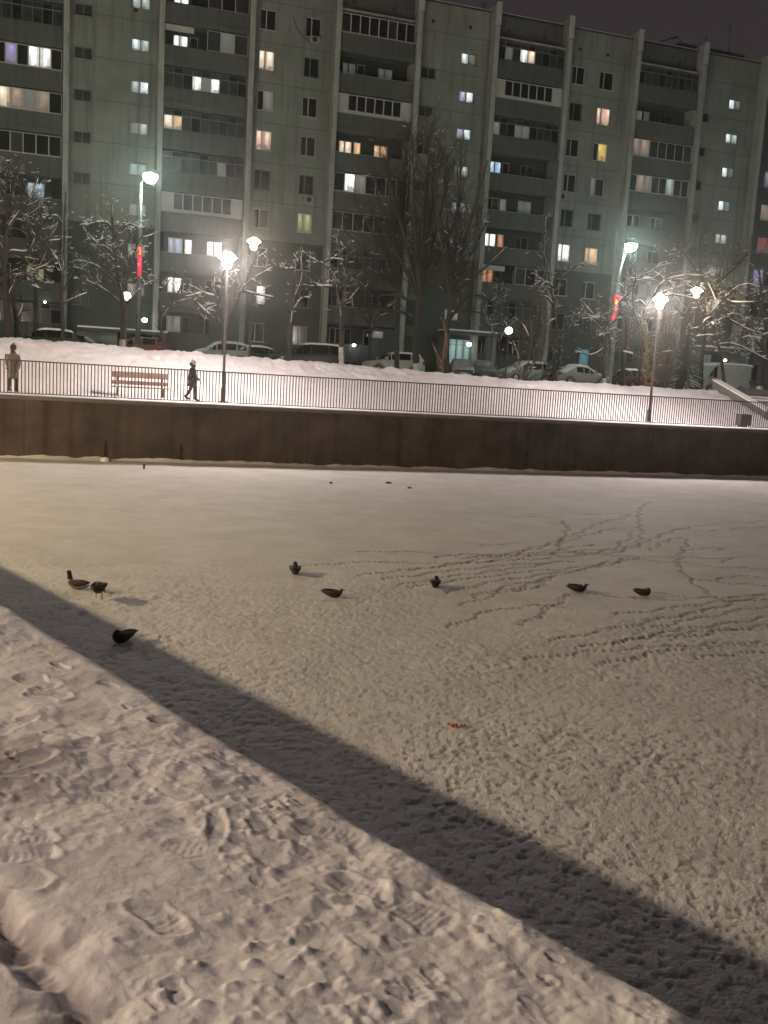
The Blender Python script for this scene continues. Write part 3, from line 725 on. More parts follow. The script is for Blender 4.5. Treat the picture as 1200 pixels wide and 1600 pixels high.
antenna(1141, 38, 70); antenna(1104, 56, 76); antenna(757, 2, 16)
m = MB(); P = [onY(x, y, BY+1.2) for x, y in ((1030,66),(1048,60),(1060,57),(1064,66))]; m.tube(P, .05, 4); m.tube([P[2], (P[2][0]+.2, P[2][1]+1, P[2][2]+.1)], .05, 4); B(m.build('roof_cable', M_ROOF))
for px, py in ((677,33),(735,43),(906,77),(950,86),(1104,110),(212,16)):
    p = at(px, py); m = MB(); m.tube([(p[0],BY-.05,p[2]),(p[0],BY+.02,p[2])], .15, 8); B(m.build('roof_vent', M_RUBBER))
# panel joints and hanging cable
M_JOINT = mat('joint', (.08,.095,.085), .9)
for k in (0,2,4,6,8):
    for n in range(9): m = MB(); m.box(PXS[k+4]+.21, PXS[k+5]-.21, BY-.006, BY+.01, 29.14-2.96*n, 29.19-2.96*n); B(m.build('panel_joint', M_JOINT))
m = MB(); m.tube([at(458,27)-np.array([0,.05,0]), at(463,42)-np.array([0,.05,0]), at(472,56)-np.array([0,.05,0]), at(483,66)-np.array([0,.05,0])], .03, 4); B(m.build('hanging_cable', M_ROOF))
# air conditioner boxes
M_AC = mat('ac_casing', (.30,.31,.30), .5)
for px, py in ((490,64),(481,313),(876,308)):
    p = at(px, py); m = MB(); m.box(p[0]-.38, p[0]+.38, BY-.42, BY-.06, p[2]-.27, p[2]+.25)
    o = B(m.build('air_conditioner', M_AC)); q = MB(); q.tube([(p[0],BY-.435,p[2]),(p[0],BY-.425,p[2])], .2, 12); q.build('fan_grille', M_RUBBER, o)
# step-back section at the right
m = MB(); X0 = XB-.2; W = []
wk = [(9,'G','G'),(8,'G','G'),(7,'warm','lav'),(6,'dimt','dimw'),(5,'dim','red'),(4,'G','purple'),(3,'G','G'),(2,'G','dim'),(1,'G','G')]
for n, a, b_ in wk:
    z = gz(n)-.75; A_ = E.get(a, G); B_ = E.get(b_, G)
    W.append((X0+.55, X0+1.45, z-.75, z+.75, [A_], M_FRAMED, ()))
    W.append((X0+2.5, X0+4.9, z-.75, z+.75, [B_, B_ if b_ != 'purple' else G], M_FRAMED, (.5,)))
    W.append((X0+6.2, X0+8.2, z-.75, z+.75, [G], M_FRAMED, (.5,)))
holed_wall(m, X0, X0+30, GZ0-.3, 30.2, BY+.9, [w_[:4] for w_ in W]); m.box(X0, X0+30, BY+1.2, BY+12, 29.5, 30.15); B(m.build('wall', M_PARA))
for w_ in W: window(w_[0], w_[1], w_[2], w_[3], BY+1.04, w_[4], w_[5], w_[6])
m = MB(); m.box(X0+.05, X0+30, BY+.85, BY+1.3, 30.203, 30.33); B(m.build('roof_coping', M_ROOF))

# entrances
def entrance(px0, px1, py, lampx=None, door=(.25,.75), wallside=None, mt='tealg'):
    a = onY(px0, py, 74.5); b_ = onY(px1, py, 74.5); x0, x1, z = a[0], b_[0], (a[2]+b_[2])/2
    m = MB(); m.box(x0, x1, 74.4, BY-.01, z, z+.22); o = B(m.build('entrance_canopy', M_PARA))
    s = MB(); s.box(x0+.02, x1-.02, 74.42, BY-.02, z+.223, z+.34); s.build('canopy_snow', M_SNOW, o)
    m = MB(); m.box(x0+.1, x0+.4, 75, BY-.02, GZ0-.2, z-.003); m.build('side_wall', M_FACADE, o)
    m = MB(); m.box(x1-.4, x1-.1, 75, BY-.02, GZ0-.2, z-.003); m.build('side_wall', M_FACADE, o)
    if wallside: m = MB(); m.box(x0+wallside[0], x0+wallside[1], 74.9, 75.1, GZ0-.2, z-.004); m.build('screen_wall', M_FACADE, o)
    dx0 = x0+(x1-x0)*door[0]; dx1 = x0+(x1-x0)*door[1]
    window(dx0, dx1, GZ0+.1, z-.35, BY-.09, [E[mt]], M_FRAMED, (.28,.55,.78), .05, True, o, False).name = 'glazed_door'
    if lampx is not None:
        p = onY(*lampx, 75.5); m = MB(); m.lathe([(0,-.17),(.16,-.13),(.22,0),(.16,.12),(0,.15)], 0, 0, 10)
        q = m.build('entrance_light', B_SMALL, o, True); q.location = (p[0], 75.5, p[2])
    return o
entrance(700, 782, 523, (733,538), (.02,.66))
entrance(120, 262, 520, (226,500), (.56,.86), (.0, 2.9))
entrance(1098, 1178, 548, None, (.1,.5), None, 'dimt')
# ground level windows and bright notices seen between the trees
for px, py, w_, h_, mt in ((590,523,1.0,.6,'dim'),(577,524,.55,.26,'orange')):
    p = onY(px, py, 76.2); m = MB(); m.box(p[0]-w_/2, p[0]+w_/2, 76.2, 76.28, p[2]-h_/2, p[2]+h_/2); 
    o = B(m.build('basement_window', M_FRAMED)); q = MB(); q.quad((p[0]-w_/2+.04,76.19,p[2]-h_/2+.04),(p[0]+w_/2-.04,76.19,p[2]-h_/2+.04),(p[0]+w_/2-.04,76.19,p[2]+h_/2-.04),(p[0]-w_/2+.04,76.19,p[2]+h_/2-.04)); q.build('pane', E[mt], o)
m = MB()
p = onY(565, 539, 73.8); m.lathe([(0,-.12),(.14,-.05),(.16,.05),(0,.14)], 0, 0, 8)
fl = m.build('entrance_light', B_SMALL, None, True); fl.location = (p[0], 76.0, p[2]); B(fl)
p = onY(1133, 563, 75.5); m = MB(); m.lathe([(0,-.12),(.14,-.05),(.16,.05),(0,.14)], 0, 0, 8); fl = m.build('entrance_light', B_SMALL, None, True); fl.location = (p[0], 75.5, p[2]); B(fl)
p = onY(70, 472, 76); m = MB(); m.lathe([(0,-.08),(.08,-.03),(.08,.05),(0,.1)], 0, 0, 8); fl = m.build('entrance_light', B_SMALL, None, True); fl.location = (p[0], 76.2, p[2]); B(fl)

# ------------------------------------------------------------------ trees
def perp(d, r):
    v = Vector((r.uniform(-1,1), r.uniform(-1,1), r.uniform(-1,1)))
    v -= d*v.dot(d)
    return v.normalized() if v.length > 1e-4 else Vector((1,0,0))
def spur(br, sn, p, d, L, rad, lev, r, up, snow, dens):
    """one twig with its own side twigs"""
    n = 4 if lev < 2 else 3; pts = [p]; q = p.copy(); dd = d.copy()
    for i in range(n):
        dd = (dd+perp(dd, r)*r.uniform(.08,.30)+Vector((0,0,up*.16))).normalized()
        q = q+dd*(L/n); pts.append(q.copy())
    rs = [rad*(1-.75*i/n) for i in range(n+1)]
    br.tube(pts, rs, 4 if lev < 2 else 3, cap=False)
    if snow > 0 and r.random() < snow**1.6*(.62 if lev < 2 else .36):
        i0 = r.randrange(0, 2); i1 = min(n, i0+r.choice([2,3,4]))
        seg = pts[i0:i1+1]
        if len(seg) >= 2:
            dz = abs((seg[-1]-seg[0]).normalized().z)
            if dz < .9:
                k = (.031 if lev < 2 else .020)*(1.15-dz)*r.uniform(.7, 1.3)
                sn.tube([v+Vector((0,0,rs[i0+j]*.7+k*.5)) for j, v in enumerate(seg)], [k*.6]+[k]*(len(seg)-2)+[k*.4], 4)
    if lev < 3:
        m = int(dens*(L/.55)*(1.0 if lev == 1 else .6))+1
        for i in range(m):
            t = r.uniform(.2, 1)*n; j = min(n-1, int(t)); pp = pts[j].lerp(pts[j+1], t-j)
            ax = (pts[j+1]-pts[j]).normalized(); ang = r.uniform(.45, 1.0)
            nd = (ax*math.cos(ang)+perp(ax, r)*math.sin(ang)).normalized()
            spur(br, sn, pp, nd, L*r.uniform(.35,.62), rad*.5, lev+1, r, up, snow, dens)
def smooth_path(pts, k=4):
    P = [Vector(p) for p in pts]; o_ = []
    for i in range(len(P)-1):
        p0 = P[max(0,i-1)]; p1 = P[i]; p2 = P[i+1]; p3 = P[min(len(P)-1,i+2)]
        for j in range(k):
            t = j/k; o_.append(.5*((2*p1)+(p2-p0)*t+(2*p0-5*p1+4*p2-p3)*t*t+(3*p1-p0-3*p2+p3)*t**3))
    o_.append(P[-1]); return o_
def tree(Yt, limbs, label, seed, r0=.14, snow=.6, up=.3, dens=3.0, tl=1.5, tmat=None, white=0, base_z=None, cat='tree', spread=2.2, name='bare_tree', group='snow covered bare trees before the building', bmat=None, tw=1.0):
    """limbs: lists of photo points on the plane Y=Yt; the first is the trunk; limbs bend out of that plane"""
    r = random.Random(seed); tmat = tmat or M_TWIG
    root = None; tr = MB(); br = MB(); sn = MB(); wh = MB()
    for li, lb in enumerate(limbs):
        P = [onY(x, y, Yt) for x, y in lb]
        if li == 0:
            bz = base_z if base_z is not None else 1.38
            P[0][2] = min(P[0][2], bz)-.1
            root = empty(name, (P[0][0], Yt, bz), 0, label, cat, group); org = Vector((P[0][0], Yt, bz)); side = 0
        else: side = r.uniform(-1, 1)*spread
        n = len(P); Q = []
        for i, p in enumerate(P):
            t = i/(n-1) if n > 1 else 0
            Q.append(Vector((p[0], p[1]+(side*t*t if li else .15*math.sin(i*1.7)), p[2]))-org)
        S_ = smooth_path(Q); m = len(S_); ra = r0 if li == 0 else r0*(.52 if len(lb) > 2 else .42)
        rs = [ra*(1-.78*(i/(m-1))**.9)+.012 for i in range(m)]
        (tr if li == 0 else br).tube(S_, rs, 8 if li == 0 else 6, cap=False)
        if white and li == 0:
            j = max(2, int(m*white)); wh.tube(S_[:j], [v+.012 for v in rs[:j]], 9, cap=True)
        tot = sum((S_[i+1]-S_[i]).length for i in range(m-1))
        # snow lying on the limb
        if snow > 0:
            i = 1 if li else int(m*.45)
            while i < m-1:
                L = r.randrange(2, 6); seg = list(range(i, min(m, i+L+1)))
                if len(seg) > 1 and r.random() < min(1, snow**1.3*1.1):
                    dv = (S_[seg[-1]]-S_[seg[0]]).normalized(); dz = abs(dv.z)
                    kk = (.036+.40*rs[seg[0]])*(1.15-dz)*r.uniform(.7, 1.25)
                    sidev = Vector((0, -1, 0)) if dz > .75 else Vector((0,0,0))
                    sn.tube([S_[q]+Vector((0,0,rs[q]*.75+kk*.25))+sidev*rs[q]*.7 for q in seg], [kk*.5]+[kk*r.uniform(.8,1.15) for _ in seg[1:-1]]+[kk*.4], 6)
                i += L+(0 if r.random() < .75 else 1)
        cnt = int(tot*dens*(1.0 if li else .8))
        for c in range(cnt):
            t = (r.uniform(.42, 1) if li == 0 else r.uniform(.15, 1))*(m-1); j = min(m-2, int(t)); pp = S_[j].lerp(S_[j+1], t-j)
            ax = (S_[j+1]-S_[j]).normalized(); ang = r.uniform(.5, 1.15)
            nd = (ax*math.cos(ang)+perp(ax, r)*math.sin(ang)); nd = (nd+Vector((0,0,up))).normalized()
            spur(br, sn, pp, nd, tl*r.uniform(.45, 1.1)*(1-.35*t/(m-1)), max(.010, rs[j]*.32)*tw, 1, r, up, snow, 2.4)
    tr.build('trunk', tmat if bmat is None else bmat, root, True); br.build('branches', tmat, root, True)
    if sn.v: sn.build('snow_on_branches', M_SNOW, root, True)
    if wh.v: wh.build('whitewash_band', M_WHITE, root, True)
    return root

tree(56, [[(14,532),(12,500),(10,470),(6,420),(10,360),(16,320),(24,270)],
          [(10,480),(16,455),(30,437),(52,422),(76,412),(90,409)], [(30,437),(45,430),(55,445)], [(8,410),(15,394),(45,395),(66,388),(75,375),(92,368)],
          [(10,360),(30,330),(48,305),(58,270)], [(14,330),(5,300),(-8,270)], [(10,400),(-5,370),(-15,340)], [(45,395),(55,372),(50,362)], [(12,345),(35,335),(52,338)]],
     'big bare tree with whitewashed foot at the left edge of the view', 11, .22, .75, .35, 3.2, 1.9, None, .10)
tree(57, [[(29,528),(26,500),(20,470),(12,430)], [(26,500),(34,480),(30,460)], [(20,470),(8,450),(-4,440)]], 'leaning stump-like tree with pale foot just right of the leftmost tree', 12, .22, .3, .4, 1.5, .9, None, .3)
tree(53, [[(98,535),(98,500),(97,465),(98,430),(100,395),(101,340),(103,300)], [(97,470),(80,452),(60,441),(52,438)], [(98,475),(118,465),(136,457)], [(99,455),(108,435),(118,412)], [(80,452),(65,453),(55,449)], [(98,430),(90,405),(80,390)]],
     'thin straight young tree before the grey entrance wall at left', 13, .10, .55, .5, 2.2, 1.0)
tree(57, [[(191,545),(192,520),(193,495),(192,470),(187,440),(181,410),(178,380),(175,350),(176,320)], [(191,478),(176,462),(155,447),(137,437)], [(181,445),(165,425),(150,415),(140,410)], [(179,400),(165,385),(150,380)],
          [(178,372),(190,362),(200,350),(212,352),(220,355)], [(176,360),(168,348),(155,344),(141,342)], [(190,460),(195,430),(193,405),(183,385)], [(192,480),(210,462),(225,445),(240,440)], [(178,380),(170,370),(158,372)], [(195,430),(205,410),(215,380),(235,355)]],
     'snowy bare tree beside the small yellowish globe lamp', 14, .16, .85, .35, 3.4, 1.5, None, .14)
tree(51, [[(262,548),(256,530),(251,512),(250,500)], [(250,500),(262,484),(278,472),(300,466)], [(250,500),(268,475),(280,450),(287,418)], [(250,500),(247,480),(252,455),(262,440)], [(262,484),(285,480),(310,486)]],
     'short forked tree leaning left beside the dark red car', 15, .12, .6, .5, 2.6, 1.2, None, .0)
tree(50, [[(352,552),(350,530),(349,508)], [(349,512),(346,490),(342,474),(338,464),(320,458),(303,448)], [(342,474),(345,455),(344,435),(350,415)], [(350,512),(358,498),(367,480),(374,458),(384,444),(396,434),(411,426)],
          [(374,458),(372,440),(371,420)], [(384,444),(392,420),(400,400)], [(320,458),(305,460),(296,452)], [(338,464),(335,450),(340,430)], [(378,455),(400,460),(425,465)], [(305,472),(318,485),(330,499)]],
     'brightly lit Y-shaped snowy tree behind the left promenade lamp', 16, .15, .95, .3, 3.0, 1.2, None, .0)
tree(50, [[(455,563),(454,545),(451,525),(452,510),(456,495),(458,470),(459,440),(460,420)], [(459,465),(466,450),(472,435),(475,412),(474,395)], [(460,420),(448,421),(438,421),(428,417)], [(458,485),(466,473),(478,464),(496,462)], [(452,488),(447,482),(445,480)], [(460,425),(466,410),(478,398)]],
     'slender snowy tree with two upright stems left of the black minivan', 17, .115, .85, .35, 2.4, 1.0, None, .0)
tree(51, [[(535,570),(534,550),(533,520),(532,500),(531,478),(529,465)], [(529,470),(526,450),(524,435),(516,420),(505,410),(495,405),(488,390)], [(532,478),(537,462),(540,440),(535,415),(529,395),(524,375),(518,362)], [(524,448),(505,448),(487,449)],
          [(505,410),(514,406),(520,405)], [(529,395),(540,388),(543,385),(543,372)], [(526,450),(512,440),(500,445)], [(531,478),(545,468),(560,450)]],
     'snowy tree with a pale lower trunk right of the black minivan', 18, .14, .85, .35, 2.8, 1.2, None, .3)
# the big broom-shaped tree group in the middle: three trunks, each a tree
def fan(x0, y0, xs_, ytop, r):
    return [[(x0, y0), (x0+(x-x0)*.35, y0-(y0-yt)*.35), (x0+(x-x0)*.75, y0-(y0-yt)*.70), (x, yt)] for x, yt in xs_]
rr_ = random.Random(5)
tree(62, [[(621,575),(621,540),(621,500),(622,460),(628,410),(630,350),(632,290),(633,240)]]+fan(623,450,[(548,350),(562,300),(582,255),(602,228),(626,214),(648,240),(556,405),(600,330)],0,rr_),
     'leftmost dark trunk of the tall broom-shaped tree group in the middle', 19, .19, .10, .5, 3.3, 2.3, None, 0, group='tall broom-shaped trees')
tree(60, [[(652,585),(651,560),(650,530),(652,490),(656,440),(660,390),(664,330),(668,270),(672,225)]]+fan(654,470,[(606,240),(640,212),(662,200),(692,210),(718,232),(735,300),(600,330),(680,260)],0,rr_)+[[(650,500),(630,488),(610,484),(590,482),(562,488)],[(640,470),(620,460),(600,462)]],
     'whitewashed middle trunk of the tall broom-shaped tree group', 20, .24, .14, .5, 3.4, 2.4, None, .13, group='tall broom-shaped trees')
tree(58, [[(700,580),(699,545),(698,515),(700,490),(706,460),(710,420),(712,370),(714,310),(716,260)]]+fan(703,470,[(672,262),(698,226),(728,224),(750,256),(768,318),(776,390),(716,290)],0,rr_)+[[(698,505),(715,482),(727,468),(742,462),(758,468),(764,475)],[(700,492),(722,486),(745,488),(768,495)]],
     'rightmost trunk of the tall broom-shaped tree group', 21, .19, .18, .5, 3.3, 2.2, None, 0, group='tall broom-shaped trees')
tree(45.2, [[(692,590),(692,572),(693,548),(695,525),(693,500)], [(692,575),(686,555),(682,535)], [(693,560),(700,545),(705,528)], [(692,580),(684,570),(680,560)]],
     'low leafless bush with a brown stub standing on the snow crest in the middle', 22, .11, .35, .6, 4, .7, M_BROWN, 0, 1.45, 'bush', .8, 'leafless_bush', 'leafless bushes on the snow slope')
tree(58, [[(868,590),(868,560),(868,535)], [(868,536),(870,510),(868,490),(867,468),(865,445),(862,420),(858,395),(862,360),(868,330)], [(868,538),(885,520),(900,503),(909,494),(922,497),(937,489)], [(909,494),(902,490),(895,493)],
          [(867,480),(855,465),(845,462)], [(866,450),(850,442),(832,452)], [(867,470),(860,455),(848,440),(836,444)], [(900,503),(920,498),(935,510),(943,520)], [(866,450),(880,430),(895,415)]],
     'snowy tree with one long limb reaching right towards the red banner', 23, .14, .9, .3, 2.8, 1.4)
tree(59, [[(946,600),(944,570),(945,540),(946,515)], [(945,520),(930,525),(915,520)], [(945,515),(960,500),(975,495),(985,490)], [(950,520),(958,545),(968,560)], [(946,515),(930,490),(925,465)], [(946,515),(962,480),(978,460)], [(944,545),(925,555),(905,548)]],
     'pale crooked tree at the foot of the tall lamp with the curling banner', 24, .15, .7, .35, 3, 1.3, None, .3)
tree(60, [[(977,605),(975,580),(976,550),(978,520),(975,480),(978,440)], [(976,540),(990,520),(1005,505)], [(976,550),(962,535),(950,528)], [(978,500),(965,480),(960,455)], [(976,520),(1000,500),(1018,470)]],
     'tree with a whitewashed foot between the tall lamp and the brown bush', 25, .17, .6, .4, 3.6, 1.6, None, .12)
tree(48.5, [[(1012,640),(1011,600),(1011,575),(1011,557)], [(1011,558),(1000,558),(985,552),(972,549)], [(1011,560),(1020,552),(1032,548)], [(1011,556),(1008,530),(1003,510),(1000,495)], [(1011,556),(1014,530),(1017,505),(1012,488)], [(1011,590),(1004,585),(1000,570),(999,550)], [(1012,590),(1022,575),(1027,560)], [(1011,556),(1022,530),(1026,510),(1030,495)]],
     'small yellowish tree in front of the brown bush, left of the right promenade lamp', 26, .085, .55, .8, 4.5, .9, M_GOLD, 0, 1.2)
tree(53, [[(1000,610),(1001,580),(1003,550),(1002,520),(1004,495)], [(1004,495),(1015,472),(1028,448),(1040,436),(1060,432),(1078,434)], [(1002,515),(988,480),(985,455),(984,440),(976,430)], [(985,447),(998,432),(1015,425),(1030,412),(1037,411)], [(1015,472),(1035,458),(1052,450),(1070,447),(1080,455)],
          [(1035,462),(1050,461),(1062,465),(1068,471)], [(1028,448),(1045,435),(1050,420)], [(985,440),(1000,438),(1018,434),(1028,440)], [(1010,480),(1000,470),(990,472)], [(1040,436),(1046,448),(1044,460)]],
     'tall tree with thick bright snow on its arching limbs above the right promenade lamp', 27, .12, 1.0, .25, 2.4, 1.4, None, 0)
tree(51, [[(1042,612),(1041,590),(1040,560),(1038,520),(1040,480)], [(1040,590),(1025,560),(1012,530),(1005,505)], [(1040,585),(1055,555),(1068,525),(1075,495)], [(1041,590),(1035,550),(1030,505)], [(1041,590),(1050,550),(1054,505)], [(1041,595),(1020,580),(1003,565)], [(1041,595),(1062,575),(1080,560)], [(1040,560),(1046,520),(1060,480)], [(1050,515),(1062,510),(1075,515)]],
     'dense brown bush behind the right promenade lamp', 28, .06, .12, .8, 9, 1.3, M_BROWN, 0, 1.44, 'bush', 1.8, 'leafless_bush', 'leafless bushes on the snow slope', None, 1.1)
tree(55, [[(1135,612),(1133,590),(1127,565),(1121,540),(1117,515),(1112,490),(1110,470)], [(1111,488),(1122,474),(1131,466),(1139,456),(1147,448),(1158,445),(1163,450)], [(1118,540),(1135,537),(1155,541),(1170,550),(1192,562)], [(1115,505),(1130,498),(1150,490),(1170,494),(1187,503)],
          [(1113,495),(1100,500),(1088,510)], [(1118,525),(1102,524),(1088,526)], [(1131,467),(1140,473),(1148,474)], [(1147,448),(1150,455),(1151,462)], [(1135,497),(1155,512),(1165,525)], [(1127,565),(1124,550),(1120,548)], [(1158,530),(1170,526),(1180,530),(1190,545)], [(1112,490),(1120,470),(1118,440)], [(1117,515),(1108,505),(1098,508)]],
     'forked snowy tree in front of the white van', 29, .12, 1.0, .25, 3.2, 1.3, None, .0)
tree(58, [[(1187,615),(1189,580),(1190,540),(1192,500),(1190,450),(1188,420)], [(1190,545),(1175,520),(1165,500)], [(1190,520),(1205,490),(1215,470)], [(1189,560),(1170,545),(1160,520),(1158,480)], [(1192,500),(1180,470),(1172,430)]],
     'pale trunked tree at the right edge of the view', 30, .22, .55, .4, 3.8, 1.8, None, .16)
tree(64, [[(1096,606),(1098,570),(1100,530),(1100,490),(1098,450),(1095,410),(1095,370)], [(1100,500),(1085,470),(1078,430)], [(1099,480),(1115,450),(1120,400)], [(1100,530),(1080,505),(1068,480)], [(1098,440),(1085,410),(1080,380)], [(1100,460),(1130,430),(1140,400)]],
     'dark tree with dense twigs behind the lamp by the white van', 31, .17, .3, .5, 5, 2.2)
tree(47, [[(822,598),(821,585),(822,570)], [(822,595),(815,575),(812,555),(805,525),(798,505)], [(822,590),(826,560),(828,530),(826,500)], [(822,592),(835,565),(842,540),(846,510),(843,500)], [(821,592),(808,572),(803,548)], [(823,594),(840,580),(846,560)], [(828,530),(818,510),(806,500)], [(842,540),(850,520),(862,503)], [(822,590),(830,575),(832,550),(838,520)]],
     'bare bush with slanting stems in front of the snow-covered cars', 32, .05, .35, .6, 4.5, 1.0, None, 0, 1.42, 'bush', 1.2, 'leafless_bush', 'leafless bushes on the snow slope')
tree(66, [[(835,590),(835,560),(834,520),(832,490)], [(835,580),(820,545),(812,515),(808,480)], [(835,580),(850,545),(856,515),(858,480)], [(835,575),(828,530),(822,490),(820,465)], [(835,575),(842,530),(848,490),(850,465)], [(835,585),(815,570),(800,560)]],
     'dense dark brown bush behind the snow-covered cars', 33, .07, .12, .8, 9, 1.7, M_BROWN, 0, 1.42, 'bush', 2.2, 'leafless_bush', 'leafless bushes by the parked cars', None, 1.1)
tree(66, [[(782,585),(781,550),(780,520),(781,480),(780,450)], [(781,540),(770,510),(765,480)], [(780,520),(790,490),(795,460)], [(780,500),(772,470),(770,450)], [(781,480),(788,455),(796,445)], [(781,530),(795,510),(800,500)]],
     'dark tree with clumps of snow left of the dense brown bush', 34, .09, .7, .5, 4, 1.3)
tree(68, [[(580,560),(578,530),(577,500),(575,460),(572,420)], [(577,510),(560,480),(548,450)], [(577,500),(592,470),(600,440)], [(576,480),(565,450),(560,410)], [(575,460),(590,430),(596,400)], [(578,540),(585,500),(600,480)]],
     'dark twiggy tree near the left of the middle group', 35, .12, .25, .5, 4, 2.0, group='background trees')
tree(70, [[(55,525),(56,480),(55,430),(52,380),(50,330)], [(56,450),(40,420),(32,390)], [(55,430),(70,400),(80,370)], [(53,390),(42,360),(36,330)], [(52,380),(62,350),(68,320)]],
     'dark tree behind the black car at left', 36, .16, .4, .5, 4, 2.0, group='background trees')

# dark conifer by the pond-side bushes: whorls of drooping needle boughs
def conifer(px, py0, py1, Yc, label, seed, wpx):
    r = random.Random(seed); a = onY(px, py0, Yc); t = onY(px, py1, Yc); h = t[2]-1.40
    root = empty('spruce_tree', (a[0], Yc, 1.40), 0, label, 'tree', 'dark spruces')
    m = MB(); m.tube([(0,0,-.1),(0,0,h*.5),(0,0,h)], [.12,.07,.015], 7); m.build('trunk', M_BARK, root, True)
    m = MB(); sn = MB(); R = wpx/21.0
    z = .5
    while z < h-.1:
        f = 1-z/h; n = 9
        for k in range(n):
            an = r.uniform(0, 6.28); L = R*f**.8*r.uniform(.65, 1.1)+.12
            d = Vector((math.cos(an), math.sin(an), -.18)); p0 = Vector((0,0,z+r.uniform(-.08,.08)))
            for s in range(int(L/.06)):
                q = p0+d*(s*.06)+Vector((0,0,-.25*(s*.06/max(R,.1))**2))
                for w_ in (-1, 1):
                    sd = Vector((-d.y, d.x, 0))*w_; ln = (.10+.16*(1-s*.06/L))*r.uniform(.7,1.2)
                    e = q+sd*ln+d*.07+Vector((0,0,-.06*r.random())); wv = Vector((0,0,.05))+d*.035
                    m.add([q, e, e+wv*.4, q+wv], [(0,1,2,3)])
            if r.random() < .35:
                q0 = p0+d*L*.5; q1 = p0+d*L*.95+Vector((0,0,-.12)); sn.tube([q0+Vector((0,0,.05)), (q0+q1)/2+Vector((0,0,.04)), q1+Vector((0,0,.05))], [.02,.05,.02], 5)
        z += .22
    m.build('crown', M_CONIF, root); sn.build('snow_on_boughs', M_DIRTY, root, True)
conifer(868, 590, 520, 64, 'small dark spruce right of the dense brown bush', 3, 22)
conifer(1068, 612, 500, 62, 'dark spruce behind the brown bush near the right lamps', 4, 34)

